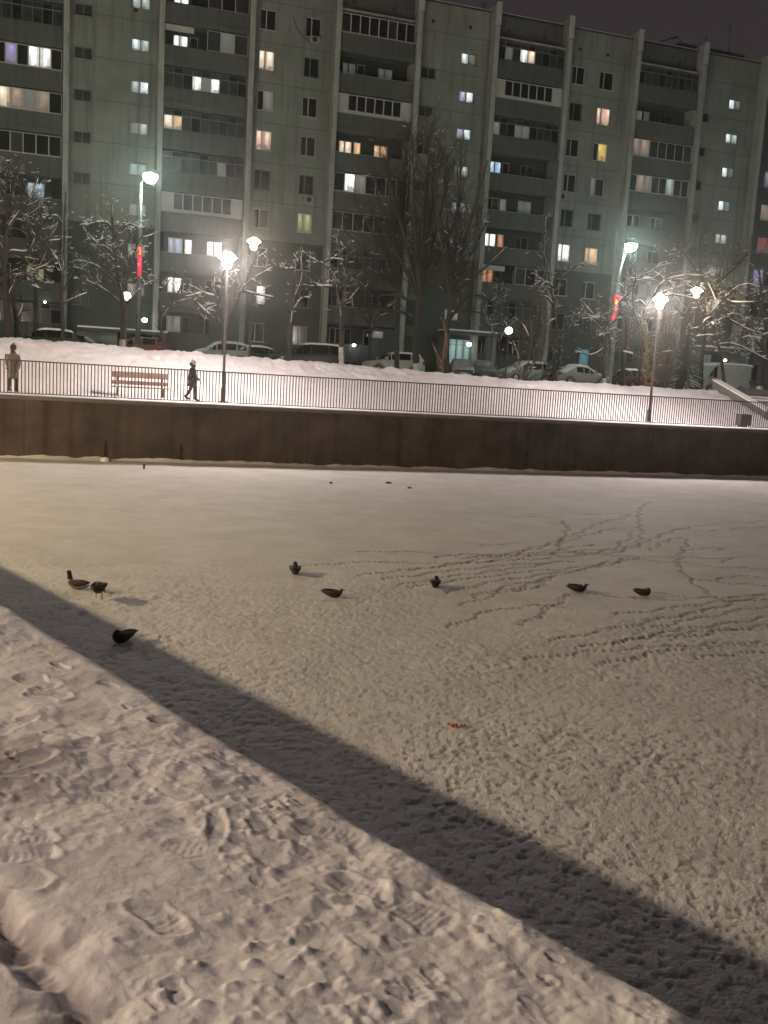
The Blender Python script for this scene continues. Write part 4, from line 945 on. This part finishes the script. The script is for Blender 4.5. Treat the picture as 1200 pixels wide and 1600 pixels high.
# ------------------------------------------------------------------ cars
def car(px, Yc, rz, L, Wd, kind, paint, label, snow=0, cat='car', glass=M_GLASS, zb=GZ0):
    p = onY(px, 560, Yc); root = empty('parked_'+('van' if kind == 'van' else 'car'), (p[0], Yc, zb), rz, label, cat, 'vehicles parked in front of the building')
    hw = Wd/2
    # stations: x, z bottom, belt, roof, roof half width factor   (front at -x)
    K = {'suv': (1.62, [(-.50,.30,.62,.64),(-.485,.22,.78,.80),(-.40,.20,.93,.95),(-.24,.20,1.02,1.05),(-.10,.20,1.05,1.52),(.02,.20,1.06,1.62),(.25,.20,1.09,1.62),(.40,.20,1.12,1.56),(.475,.22,1.10,1.20),(.50,.30,.75,.77)]),
         'sedan': (1.45, [(-.50,.28,.55,.57),(-.485,.20,.68,.70),(-.40,.18,.80,.82),(-.22,.18,.90,.93),(-.08,.18,.92,1.36),(.03,.18,.93,1.45),(.18,.18,.95,1.43),(.34,.18,.98,1.05),(.475,.20,.97,1.00),(.50,.30,.65,.67)]),
         'hatch': (1.5, [(-.50,.28,.55,.57),(-.485,.20,.70,.72),(-.40,.18,.86,.88),(-.26,.18,.94,.97),(-.10,.18,.96,1.42),(.02,.18,.97,1.50),(.25,.18,.99,1.50),(.42,.18,1.02,1.38),(.485,.22,.98,1.05),(.50,.30,.70,.72)]),
         'minivan': (1.85, [(-.50,.28,.65,.67),(-.485,.22,.85,.87),(-.42,.20,.98,1.0),(-.33,.20,1.06,1.10),(-.16,.20,1.08,1.72),(-.05,.20,1.08,1.82),(.25,.20,1.10,1.84),(.44,.20,1.10,1.78),(.49,.22,1.05,1.2),(.50,.30,.75,.77)]),
         'van': (2.45, [(-.50,.30,.75,.78),(-.49,.24,1.0,1.02),(-.44,.22,1.12,1.16),(-.37,.22,1.20,1.30),(-.27,.22,1.22,2.10),(-.20,.22,1.22,2.42),(.1,.22,1.22,2.46),(.40,.22,1.22,2.46),(.495,.22,1.22,2.42),(.50,.30,.9,2.3)])}[kind]
    st_ = K[1]; vs = []; nr = 12
    for (x, zb_, be, ro) in st_:
        en = 1-.16*max(0, (abs(x)-.40)/.10)**1.5
        cab = ro > be+.12; tw_ = (.80 if kind != 'van' else .93) if cab else .93
        w1 = hw*en
        ring = [(w1*.90,zb_),(w1*.99,zb_+.14),(w1,(zb_+be)/2+.05),(w1*.97,be),(w1*((.97+tw_)/2 if cab else .96),(be+ro)/2 if cab else be+.01),(w1*tw_,ro-.03 if cab else ro-.005)]
        full = [(x*L, y, z) for y, z in ring]+[(x*L, -y, z) for y, z in ring[::-1]]
        vs += full
    n = len(st_); fs = []
    for i in range(n-1):
        for k in range(nr): fs.append((i*nr+k, (i+1)*nr+k, (i+1)*nr+(k+1) % nr, i*nr+(k+1) % nr))
    fs += [tuple(range(nr)), tuple((n-1)*nr+k for k in range(nr-1, -1, -1))]
    m = MB(); m.add(vs, fs); body = m.build('body', paint, root, True)
    md = body.modifiers.new('bevel', 'BEVEL'); md.width = .03; md.segments = 2; md.limit_method = 'ANGLE'; md.angle_limit = .5
    V = lambda i, k: Vector(vs[i*nr+k])
    # side windows
    cabs = [i for i in range(n) if st_[i][3] > st_[i][2]+.12]
    rng = cabs if kind != 'van' else cabs[:2]
    for sgn, (a, b_) in ((1, (3, 5)), (-1, (8, 6))):
        pairs = [(cabs[0]-1, cabs[0])]+[(rng[i], rng[i+1]) for i in range(len(rng)-1)]
        for pi, (i, j) in enumerate(pairs):
            p00, p10, p11, p01 = V(i, a), V(j, a), V(j, b_), V(i, b_)
            c_ = (p00+p10+p11+p01)/4; off = Vector((0, .012*sgn, 0))
            q = [c_+(v-c_)*.84+off for v in (p00, p10, p11, p01)]
            if pi == 0: q[3] = q[3].lerp(q[0], .0)
            w_ = MB(); w_.add(q, [(0,1,2,3)] if sgn < 0 else [(3,2,1,0)]); w_.build('side_window', glass, root)
    # windscreen and rear window
    def cross(i, j, nm, gm):
        p = [V(i,4 if st_[i][3] <= st_[i][2]+.12 else 3), V(i,7 if st_[i][3] <= st_[i][2]+.12 else 8), V(j,6), V(j,5)]
        c_ = sum(p, Vector())/4; nrm = (p[1]-p[0]).cross(p[3]-p[0]).normalized()
        if nrm.z < 0: nrm = -nrm
        w_ = MB(); w_.add([c_+(v-c_)*.88+nrm*.02 for v in p], [(0,1,2,3)]); w_.build(nm, gm, root)
    cross(cabs[0]-1, cabs[0] if kind not in ('van',) else cabs[0]+1, 'windscreen', glass if snow < .8 else M_DIRTY)
    if kind != 'van': cross(cabs[-1]+1, cabs[-1], 'rear_window', glass if snow < .8 else M_DIRTY)
    wr = {'suv':.36,'sedan':.31,'hatch':.31,'minivan':.33,'van':.35}[kind]
    for fx in (-.315, .295):
        for sg in (-1, 1):
            t = MB(); t.lathe([(.06,-.11),(wr*.93,-.11),(wr,-.07),(wr,.07),(wr*.93,.11),(.06,.11)], 0, 0, 22)
            wo = t.build('wheel', M_RUBBER, root); wo.rotation_euler = (math.pi/2,0,0); wo.location = (fx*L, sg*(hw-.09), wr)
            q = MB(); q.lathe([(0,.118),(.07,.122),(wr*.60,.115),(wr*.66,.106)], 0, 0, 10); q.lathe([(wr*.66,-.106),(wr*.60,-.115),(.07,-.122),(0,-.118)], 0, 0, 10); q.build('rim', M_RIM, wo)
            q = MB(); q.tube([(fx*L+math.cos(a_)*(wr+.05), sg*(hw*.985), wr+.02+math.sin(a_)*(wr+.05)) for a_ in [math.pi*i/8 for i in range(9)]], .03, 5); q.build('wheel_arch', M_RUBBER, root, True)
    zf = st_[1][2]
    for sg in (-1, 1):
        q = MB(); q.box(-.488*L-.02, -.45*L, sg*hw*.80-.17, sg*hw*.80+.14, zf-.16, zf-.02); q.build('headlight', M_LENS, root)
        q = MB(); zt_ = st_[-2][2]; q.box(.455*L, .488*L+.02, sg*hw*.84-.12, sg*hw*.84+.12, zt_-.22, zt_-.03); q.build('taillight', M_RED, root)
        i = cabs[0]; q = MB(); q.box(st_[i-1][0]*L+.10, st_[i-1][0]*L+.30, sg*(hw+.08)-.10, sg*(hw+.08)+.10, st_[i][2]+.02, st_[i][2]+.2); q.build('wing_mirror', paint, root)
    q = MB(); q.box(-.505*L, -.47*L, -hw*.82, hw*.82, .27, .50); q.build('front_bumper', M_RUBBER if kind in ('van','suv') else paint, root)
    q = MB(); q.box(-.506*L-.02, -.50*L, -.26, .26, .40, .51); q.build('number_plate', M_FRAME, root)
    q = MB(); q.box(.47*L, .505*L, -hw*.82, hw*.82, .27, .52); q.build('rear_bumper', paint, root)
    if snow:
        r = random.Random(int(px)); sm = MB(); xs_ = [s[0] for s in st_]
        tops = [s[3] for s in st_]; N = 26
        cov0, cov1 = (-.49, .49) if snow > .6 else (xs_[cabs[0]]+.03, xs_[cabs[-1]]+.02)
        rows = []
        for i in range(N+1):
            u = cov0+(cov1-cov0)*i/N; z = float(np.interp(u, xs_, tops)); be = float(np.interp(u, xs_, [s[2] for s in st_]))
            cab = z > be+.15; tw_ = (.80 if kind != 'van' else .93) if cab else .95
            th_ = (.05+.09*snow)*min(1, 6*i/N, 6*(N-i)/N)**.5
            row = []
            sidez = z-(.25 if snow > .8 else .03)*(1 if cab else .4)
            row.append((u*L, -hw*(tw_+.03)*1.0-.0, sidez-.02))
            for k in range(7):
                f_ = -1+2*k/6; row.append((u*L, f_*hw*tw_*.97, z+th_*(1-.45*f_**4)+.02*math.sin(u*31+k*2.1)+r.uniform(-.012,.012)))
            row.append((u*L, hw*(tw_+.03), sidez-.02)); rows.append(row)
        vs2 = [p_ for row in rows for p_ in row]; m_ = 9
        sm.add(vs2, [(i*m_+k, (i+1)*m_+k, (i+1)*m_+k+1, i*m_+k+1) for i in range(N) for k in range(m_-1)])
        sm.build('snow_cover', M_DIRTY if snow > .6 else M_SNOW, root, True)
    return root
def paintm(n, c, r_=.35): return mat(n, c, r_, metal=.0, var=.12, vscale=1.5, spec=.5)
P_BLK = paintm('black_paint', (.012,.013,.014)); P_RED = paintm('red_paint', (.12,.018,.018)); P_SIL = paintm('dusty_silver_paint', (.20,.215,.21), .45)
P_WHT = paintm('white_paint', (.38,.40,.39), .4); P_GRY = paintm('grey_paint', (.05,.053,.05)); P_MAR = paintm('maroon_paint', (.10,.02,.025))
car(66, 66, math.radians(8), 4.4, 1.85, 'suv', P_BLK, 'black car with a little snow on its roof behind the slope at far left', .3)
car(112, 68, math.radians(5), 4.3, 1.75, 'sedan', P_BLK, 'low black car in front of the grey entrance screen wall')
car(217, 65, math.radians(2), 4.1, 1.75, 'hatch', P_RED, 'dark red car behind the snow slope')
car(345, 66, 0, 3.9, 1.75, 'hatch', P_SIL, 'dusty silver car behind the left promenade lamp', .7)
car(388, 71, math.radians(15), 3.9, 1.8, 'hatch', P_GRY, 'grey car with snow on its tail just right of the left promenade lamp', .35)
car(485, 66, 0, 4.7, 1.85, 'minivan', P_BLK, 'black minivan between two snowy trees', .2)
car(615, 67, 0, 4.4, 1.9, 'suv', P_WHT, 'white off-roader partly behind the dark trunks in the middle', .2)
car(722, 70, math.radians(72), 4.2, 1.8, 'sedan', P_GRY, 'grey car seen from the front with snow on its bonnet, before the lit entrance', .65)
car(756, 72, math.radians(75), 4.2, 1.75, 'hatch', P_SIL, 'pale car parked nose-on right of the grey one', .7)
car(822, 65, math.radians(6), 4.1, 1.75, 'hatch', P_SIL, 'snow-covered hatchback behind the slanting bush stems', 1.0)
car(908, 64, math.radians(182), 4.4, 1.75, 'sedan', P_SIL, 'snow-covered saloon left of the curling banner lamp', 1.0)
car(996, 65, math.radians(85), 4.2, 1.75, 'hatch', P_MAR, 'dark maroon car half hidden behind the brown bush', .2)
car(1127, 66, math.radians(2), 5.0, 2.0, 'van', P_WHT, 'white delivery van with black cab windows at right', .25, 'van')

# ------------------------------------------------------------------ bench, stairs, bin
M_WOOD = mat('weathered_brown_slats', (.30,.21,.17), .8, var=.25, vscale=4)
bp = onY(218, 624, 38.4)
bench = empty('park_bench', (bp[0]+.02, 38.4, 0), 0, 'wooden slatted bench on the promenade left of the walking person', 'bench')
for zz, yy, h in ((.80,.32,.20),(.50,.26,.12)):
    m = MB(); m.box(-1.08, 1.08, yy, yy+.045, zz-h/2, zz+h/2+.03); m.build('back_slat', M_WOOD, bench)
m = MB()
for i in range(3): m.box(-1.08, 1.08, -.24+i*.16, -.11+i*.16, .33, .37)
m.build('seat', M_WOOD, bench)
m = MB(); m.box(-1.06, 1.06, .31, .38, .945, .985); m.box(-1.0, .2, -.2, .1, .372, .42); m.build('snow_on_bench', M_SNOW, bench)
for sx in (-.85, .85):
    m = MB(); m.box(sx-.035, sx+.035, -.22, -.16, 0, .33); m.box(sx-.035, sx+.035, .305, .36, 0, .74); m.box(sx-.035, sx+.035, -.16, .30, .27, .329); m.build('leg', M_IRON, bench)

SX = 33.25
m = MB(); m.add([(SX,44.6,2.15),(SX+.42,44.6,2.15),(SX+.42,40.2,.70),(SX,40.2,.70),(SX,44.6,0),(SX+.42,44.6,0),(SX+.42,40.2,-.1),(SX,40.2,-.1)],
          [(0,3,2,1),(0,4,7,3),(1,2,6,5),(3,7,6,2),(0,1,5,4)])
sp_ = tag(m.build('stair_parapet', M_COPE), 'sloping pale concrete parapet of the stairs at right', 'stair parapet', None)
m = MB(); m.add([(SX-.03,44.65,2.155),(SX+.46,44.65,2.155),(SX+.46,40.1,.69),(SX-.03,40.1,.69),(SX-.02,44.65,2.22),(SX+.45,44.65,2.22),(SX+.45,40.1,.76),(SX-.02,40.1,.76)],
          [(4,7,6,5),(0,4,5,1),(3,2,6,7),(0,3,7,4),(1,5,6,2)]); m.build('snow_cap', M_SNOW, sp_)
M_STEP = mat('step_concrete', (.28,.25,.24), .85, var=.2)
m = MB()
for i in range(9): m.box(SX+.43, SX+4.3, 40.2+i*.42, 44.6, -.02+i*.155, .125+i*.155)
stp = tag(m.build('stairs', M_STEP), 'snowy flight of steps up from the promenade beside the sloping parapet', 'stairs')
m = MB()
for i in range(9): m.box(SX+.5, SX+4.2, 40.23+i*.42, 40.62+i*.42 if i < 8 else 44.5, .128+i*.155, .165+i*.155)
m.build('snow_on_steps', M_SNOW, stp)
m = MB(); m.box(SX+1.0, 70, 45.2, 45.45, 1.0, 1.82); ub = tag(m.build('low_wall', M_WALL), 'low dark wall behind the snowy steps at the right edge', 'wall')
m = MB(); m.box(SX+4.3, 70, 39.6, 40.1, -.1, 1.2)
ub = tag(m.build('bank_wall', M_COPE), 'concrete wall beyond the steps at the right edge', 'wall')
p = onY(1160, 668, 36.6)
bn = empty('litter_bin', (p[0], 36.6, 0), 0, 'dark square litter bin behind the railing near the steps', 'litter bin')
m = MB(); m.box(-.27, .27, -.2, .2, .06, .52); m.build('body', M_IRON, bn)
m = MB(); m.box(-.29, .29, -.22, .22, .523, .57); m.build('rim', M_IRON, bn)
m = MB(); m.box(-.15, .15, -.12, .12, 0, .06); m.build('foot', M_IRON, bn)
m = MB()
q = onZ(225, 733, ICE_Z)
m.tube([(0,0,-.1),(0,0,.14)], .035, 8); m.tube([(0,0,.135),(0,0,.16)], .06, 8)
tag(m.build('marker_post', M_IRON, None, False, (q[0],q[1],ICE_Z)), 'short dark post sticking out of the ice near the far wall', 'post')
for i, (x, y, s, l_) in enumerate(((607,755,.10,'dark lump on the smooth ice, left of a smaller one'),(640,763,.07,'small dark lump on the smooth ice right of a larger one'),(517,755,.05,'tiny dark speck on the smooth ice below the wall'))):
    q = onZ(x, y, ICE_Z); m = MB(); m.lathe([(s*1.3,-.02),(s,.02),(s*.5,.045),(0,.05)], 0, 0, 7)
    tag(m.build('ice_lump', M_BARK, None, True, (q[0],q[1],ICE_Z)), l_, 'lump')
q = onZ(712, 1133, ICE_Z); m = MB(); r = random.Random(2)
for k in range(14):
    a_ = r.uniform(0, 6.28); d = r.uniform(0, .10); x, y = d*math.cos(a_), d*.6*math.sin(a_); m.lathe([(.014,-.01),(.012,.012),(0,.02)], x, y, 5)
tag(m.build('bread_crumbs', mat('orange_peel', (.42,.20,.08), .8), None, True, (q[0],q[1],ICE_Z)), 'scatter of orange-brown crumbs on the trodden ice', 'crumbs')

# ------------------------------------------------------------------ people
def skin(name, J, ed, R, m_, parent, sub=2):
    me = bpy.data.meshes.new(name); me.from_pydata(J, ed, []); me.materials.append(m_)
    o = bpy.data.objects.new(name, me); COL.objects.link(o); o.parent = parent
    md = o.modifiers.new('skin', 'SKIN'); md.use_smooth_shade = True
    for i, r_ in enumerate(R):
        v = me.skin_vertices[0].data[i]; v.radius = r_ if isinstance(r_, tuple) else (r_, r_); v.use_root = (i == 0)
    s = o.modifiers.new('subsurf', 'SUBSURF'); s.levels = sub; s.render_levels = sub
    return o
def chain(n, s=0): return [(i, i+1) for i in range(s, s+n-1)]
M_COAT = mat('dark_padded_coat', (.028,.022,.026), .8, bump=.4, bscale=8); M_TROU = mat('grey_purple_trousers', (.06,.048,.055), .85); M_BOOT = mat('black_boots', (.02,.018,.02), .6)
M_HATW = mat('pale_knitted_hat', (.55,.50,.50), .95, bump=.5, bscale=40); M_BEIGE = mat('beige_coat', (.15,.125,.115), .9, var=.15, vscale=5); M_HOOD = mat('dark_brown_hat', (.05,.032,.025), .9, bump=.5, bscale=30)
M_HAIR = mat('brown_hair', (.06,.035,.02), .8)
def person(loc, rz, label, coat, trou, hat, stride, hem):
    """faces +x"""
    root = empty('person', loc, rz, label, 'person')
    # joints of one continuous body
    hip = .90; s = stride
    J = [(0,0,hip),(.01,0,1.10),(.02,0,1.32),(.03,0,1.43),(.05,0,1.50),(.06,0,1.57),(.065,0,1.64),(.055,0,1.69)]
    R = [(.13,.16),(.12,.14),(.13,.17),(.06,.07),(.055,.055),(.085,.075),(.09,.08),(.05,.045)]
    Ed = chain(8)
    def limb(pts, rads, at_):
        b0 = len(J); J.extend(pts); R.extend(rads); Ed.append((at_, b0)); Ed.extend(chain(len(pts), b0))
    limb([(.02,-.10,.86),(.06+s*.25,-.10,.50),(s*.42,-.10,.09),(s*.42+.12,-.10,.05)], [.085,.055,.038,.035], 0)
    limb([(-.0,.10,.86),(-s*.10,.10,.50),(-s*.55,.10,.14),(-s*.55+.10,.10,.05)], [.085,.055,.038,.035], 0)
    hands = []
    for sg, sw in ((-1, -.22), (1, .26)):
        limb([(.02,sg*.19,1.38),(.01+sw*.35,sg*.235,1.12),(.06+sw*.95,sg*.225,.90),(.07+sw*1.15,sg*.22,.83)], [.052,.042,.03,.028], 2)
        hands.append((.07+sw*1.15, sg*.22, .83))
    for hx, hy, hz in hands:
        for k in range(4): limb([(hx+.012*(k-1.5)*1.2+.01, hy, hz-.05),(hx+.015*(k-1.5)+.018, hy*.97, hz-.05-.04-.006*(1.5-abs(k-1.5)))], [.009,.007], len(J)-1 if False else [i for i, j in enumerate(J) if j == (hx, hy, hz)][0])
        limb([(hx+.035, hy*.95, hz-.02),(hx+.045, hy*.93, hz-.055)], [.010,.008], [i for i, j in enumerate(J) if j == (hx, hy, hz)][0])
    limb([(.15,0,1.60),(.165,0,1.595)], [(.018,.014),(.010,.009)], 5)
    skin('body', J, Ed, R, M_SKIN, root, 2)
    # coat: torso, skirt, sleeves
    J2 = [(.02,0,1.30),(.02,0,1.42),(.03,0,1.47)]; R2 = [(.175,.215),(.12,.16),(.085,.09)]; E2 = chain(3)
    b0 = 3; J2 += [(.01,0,1.08),(.0,0,.90),(-.01,0,hem+.1),(-.01,0,hem)]; R2 += [(.16,.185),(.175,.20),(.19,.21),(.18,.20)]; E2 += [(0,3),(3,4),(4,5),(5,6)]
    for sg, sw in ((-1, -.22), (1, .26)):
        b0 = len(J2); J2 += [(.02,sg*.205,1.37),(.01+sw*.35,sg*.245,1.12),(.055+sw*.9,sg*.235,.92),(.06+sw*1.0,sg*.23,.885)]; R2 += [.075,.066,.052,.048]; E2 += [(0, b0)]+chain(4, b0)
    skin('coat', J2, E2, R2, coat, root, 2)
    J3 = [(0,0,.88)]; R3_ = [(.15,.17)]; E3 = []
    for pts in ([(.02,-.10,.80),(.06+s*.25,-.10,.50),(s*.42,-.10,.16)], [(0,.10,.80),(-s*.10,.10,.50),(-s*.55,.10,.20)]):
        b0 = len(J3); J3 += pts; R3_ += [.10,.078,.062]; E3 += [(0, b0)]+chain(3, b0)
    skin('trousers', J3, E3, R3_, trou, root, 2)
    for fx, fy, fz in ((s*.42,-.10,.07),(-s*.55,.10,.12)):
        skin('boot', [(fx-.02,fy,fz+.16),(fx-.02,fy,fz+.02),(fx+.10,fy,fz-.02),(fx+.19,fy,fz-.03)], chain(4), [.06,.06,.045,.035], M_BOOT, root, 2)
    h = MB(); h.lathe([(.112,1.60),(.118,1.625),(.112,1.66),(.113,1.70),(.095,1.755),(.055,1.795),(0,1.805)], .05, 0, 14); h.build('hat', hat, root, True)
    h = MB(); h.lathe([(.0,1.80),(.03,1.81),(.035,1.835),(.0,1.86)], .05, 0, 8); h.build('bobble', hat, root, True)
    h = MB(); h.tube([(-.04,0,1.63),(-.055,0,1.56),(-.05,0,1.49)], [.07,.075,.05], 8); h.build('hair', M_HAIR, root, True)
    h = MB(); h.lathe([(.095,1.44),(.105,1.47),(.095,1.52),(.08,1.54)], .04, 0, 12); h.build('scarf', coat, root, True)
    for sg in (-1, 1):
        h = MB(); h.lathe([(0,-.008),(.010,0),(0,.008)], .145, sg*.033, 6); o_ = h.build('eye', M_BOOT, root); o_.location = (0,0,1.625)
    return root
p = onY(299, 628, 36.4)
person((p[0], 36.4, 0), math.radians(-4), 'person in a dark coat and pale hat walking between the bench and the lamp', M_COAT, M_TROU, M_HATW, 1.0*.40, .60).scale = (.88,)*3
p = onY(20, 615, 36.6)
person((p[0], 36.6, 0), math.radians(80), 'person in a brownish coat and dark hat at the far left behind the railing', M_BEIGE, M_TROU, M_HOOD, .35, .50).scale = (.95,)*3

# ------------------------------------------------------------------ ducks
M_DK = mat('dark_duck_plumage', (.035,.022,.015), .8, var=.5, vscale=25); M_DRK = mat('drake_flank', (.17,.14,.12), .8, var=.25, vscale=30)
M_DHEAD = mat('dark_head_feathers', (.014,.013,.009), .45); M_WINGD = mat('brown_wing', (.05,.032,.02), .8, var=.4, vscale=30); M_BILL = mat('duck_bill', (.10,.08,.03), .5)
M_LEG = mat('orange_duck_leg', (.30,.12,.03), .6); M_COLLAR = mat('white_feathers', (.6,.58,.55), .8)
def ice_at(x, y):
    i = int(np.searchsorted(rr, math.hypot(x, y))); j = int(np.searchsorted(ta, math.atan2(y, x))); return float(H[i-3:i+4, j-5:j+6].mean())
def duck(px, py, head_deg, pose, label, k=.82, drake=False):
    """faces +x locally; head_deg turns it in the world"""
    q = onZ(px, py, ICE_Z); hz_ = ice_at(q[0], q[1]); root = empty('duck', (q[0], q[1], ICE_Z+hz_-(.0 if pose in ('stand','behind') else .030*k)), math.radians(head_deg), label, 'duck', 'ducks resting on the snow-covered ice')
    root.scale = (k, k, k); z0 = .115 if pose not in ('stand', 'behind') else .20
    bodym = M_DRK if drake else M_DK
    if pose == 'up' :      # sitting with a raised head
        J = [(-.29,0,z0+.035),(-.20,0,z0+.02),(-.10,0,z0),(0,0,z0-.005),(.10,0,z0+.005),(.155,0,z0+.05),(.175,0,z0+.12),(.18,0,z0+.185),(.195,0,z0+.225),(.225,0,z0+.225)]
        R = [(.018,.03),(.055,.06),(.085,.095),(.10,.11),(.085,.095),(.056,.058),(.044,.045),(.040,.040),(.048,.046),(.034,.030)]; hd = (.215,0,z0+.225); bl = (1,0,-.12)
    elif pose == 'behind':  # standing, head tucked down in front of the chest
        J = [(-.26,0,z0+.04),(-.18,0,z0+.02),(-.09,0,z0),(0,0,z0),(.09,0,z0-.005),(.16,0,z0-.04),(.205,0,z0-.075)]
        R = [(.02,.03),(.06,.065),(.092,.10),(.105,.115),(.085,.09),(.05,.05),(.038,.035)]; hd = (.225,0,z0-.095); bl = (.5,0,-.8)
    elif pose == 'tuck':    # asleep, bill laid on the back
        J = [(-.29,0,z0+.03),(-.20,0,z0+.02),(-.10,0,z0),(0,0,z0-.005),(.10,0,z0),(.15,0,z0+.045),(.14,0,z0+.105),(.10,.01,z0+.125),(.07,.01,z0+.122)]
        R = [(.018,.03),(.055,.06),(.085,.095),(.10,.11),(.088,.095),(.055,.058),(.044,.045),(.045,.040),(.03,.028)]; hd = (.065,.01,z0+.118); bl = (-1,0,-.1)
    else:                   # low: head drawn in, looking forward
        J = [(-.31,0,z0+.035),(-.21,0,z0+.02),(-.10,0,z0),(0,0,z0-.01),(.10,0,z0-.005),(.155,0,z0+.035),(.165,0,z0+.085),(.185,0,z0+.118),(.215,0,z0+.115)]
        R = [(.016,.03),(.05,.055),(.082,.092),(.095,.108),(.085,.092),(.052,.055),(.038,.04),(.043,.040),(.028,.026)]; hd = (.21,0,z0+.112); bl = (1,0,-.1)
    skin('body', J, chain(len(J)), R, bodym, root, 2)
    n_ = 3 if pose != 'behind' else 2
    if drake:
        skin('head_feathers', [Vector(j)+Vector((0,0,.001)) for j in J[-5:]], chain(5), [tuple(v*1.08 for v in r_) for r_ in R[-5:]], M_DHEAD, root, 2)
        m = MB(); m.tube([(J[5][0]+.006,0,J[5][2]+.018),(J[5][0]+.012,0,J[5][2]+.032)], .053, 10); m.build('white_collar', M_COLLAR, root, True)
    d = Vector(bl).normalized(); h0 = Vector(hd)
    m = MB(); sd = Vector((0,1,0)); upv = d.cross(sd) if d.cross(sd).z > 0 else -d.cross(sd)
    pts = []
    for t, w_, h_ in ((0,.016,.015),(.03,.014,.009),(.058,.016,.006),(.07,.010,.004)):
        c_ = h0+d*t
        pts += [c_+sd*w_, c_+upv*h_, c_-sd*w_, c_-upv*h_]
    m.add(pts, [(i*4+k_, i*4+(k_+1) % 4, (i+1)*4+(k_+1) % 4, (i+1)*4+k_) for i in range(3) for k_ in range(4)]+[(12,13,14,15)]); m.build('bill', M_BILL, root, True)
    for sg in (-1, 1):
        vs = []; NN = 9
        for i in range(NN):
            t = i/(NN-1); x = .11-.40*t; zc = z0+.052-.02*math.sin(t*3)+.035*t; wv = .052*math.sin(math.pi*min(1, .12+t*.85))**.7; yb = (.084*math.sin(math.pi*(.05+.60*(1-t)))+.014)*sg
            vs += [(x, yb*.72, zc+wv*.85), (x, yb*1.20+.003*sg, zc+wv*.15), (x, yb*1.17, zc-wv*.85)]
        m = MB(); m.add(vs, [(i*3+k_, (i+1)*3+k_, (i+1)*3+k_+1, i*3+k_+1) for i in range(NN-1) for k_ in range(2)])
        wo = m.build('wing', M_WINGD, root, True); sm_ = wo.modifiers.new('solid', 'SOLIDIFY'); sm_.thickness = .008
    m = MB(); m.add([(-.25,-.025,z0+.02),(-.25,.025,z0+.02),(-.35,.03,z0+.055),(-.35,-.03,z0+.055),(-.25,-.02,z0+.05),(-.25,.02,z0+.05),(-.345,.026,z0+.064),(-.345,-.026,z0+.064)], [(0,1,2,3),(7,6,5,4),(0,4,5,1),(1,5,6,2),(2,6,7,3),(3,7,4,0)])
    m.build('tail', M_COLLAR if drake else M_WINGD, root)
    if pose in ('stand', 'behind'):
        for sg in (-1, 1):
            m = MB(); m.tube([(-.01,sg*.05,z0-.07),(-.015,sg*.052,.05),(-.005,sg*.054,.006)], [.012,.008,.008], 6)
            m.add([(-.02,sg*.054,.004),(.05,sg*.054-.03,.002),(.062,sg*.054,.002),(.05,sg*.054+.03,.002)], [(0,1,2,3)]); m.build('leg', M_LEG, root)
    return root
# world heading: image right is about -18 degrees, away from the viewer about 72 degrees
duck(120, 920, 138, 'up', 'drake with raised head, pale flank and white-edged tail, leftmost of the ducks', .80, True)
duck(155, 935, 68, 'behind', 'duck standing on thin legs seen from behind, next to the drake', .84)
duck(190, 1003, 218, 'tuck', 'very dark hunched duck sitting in the shadow strip', .72)
duck(461, 896, 78, 'tuck', 'hunched duck sitting alone upper left of the one with a pointed tail', .82)
duck(522, 932, -26, 'low', 'duck lying with its pointed tail to the left in the middle of the ice', .64)
duck(680, 917, 60, 'tuck', 'small round dark duck on the ice left of the criss-crossing tracks', .74)
duck(904, 923, -22, 'low', 'duck with a flat back and head up, left of the rightmost duck', .66)
duck(1006, 930, -20, 'tuck', 'rightmost duck, blunt and dark, lying among the tracks', .60)

# ------------------------------------------------------------------ haze added to imitate camera bloom around the lamps
m = MB(); m.box(-70, 110, -30, 110, -4.2, 45)
mh = bpy.data.materials.new('lamp_bloom_haze'); mh.use_nodes = True; n = mh.node_tree.nodes; n.clear()
ov = n.new('ShaderNodeOutputMaterial'); pv = n.new('ShaderNodeVolumePrincipled'); mh.node_tree.links.new(pv.outputs[0], ov.inputs['Volume'])
pv.inputs['Color'].default_value = (.9,.92,.92,1); pv.inputs['Density'].default_value = .0010; pv.inputs['Anisotropy'].default_value = .92
tag(m.build('haze', mh), kind='stuff')
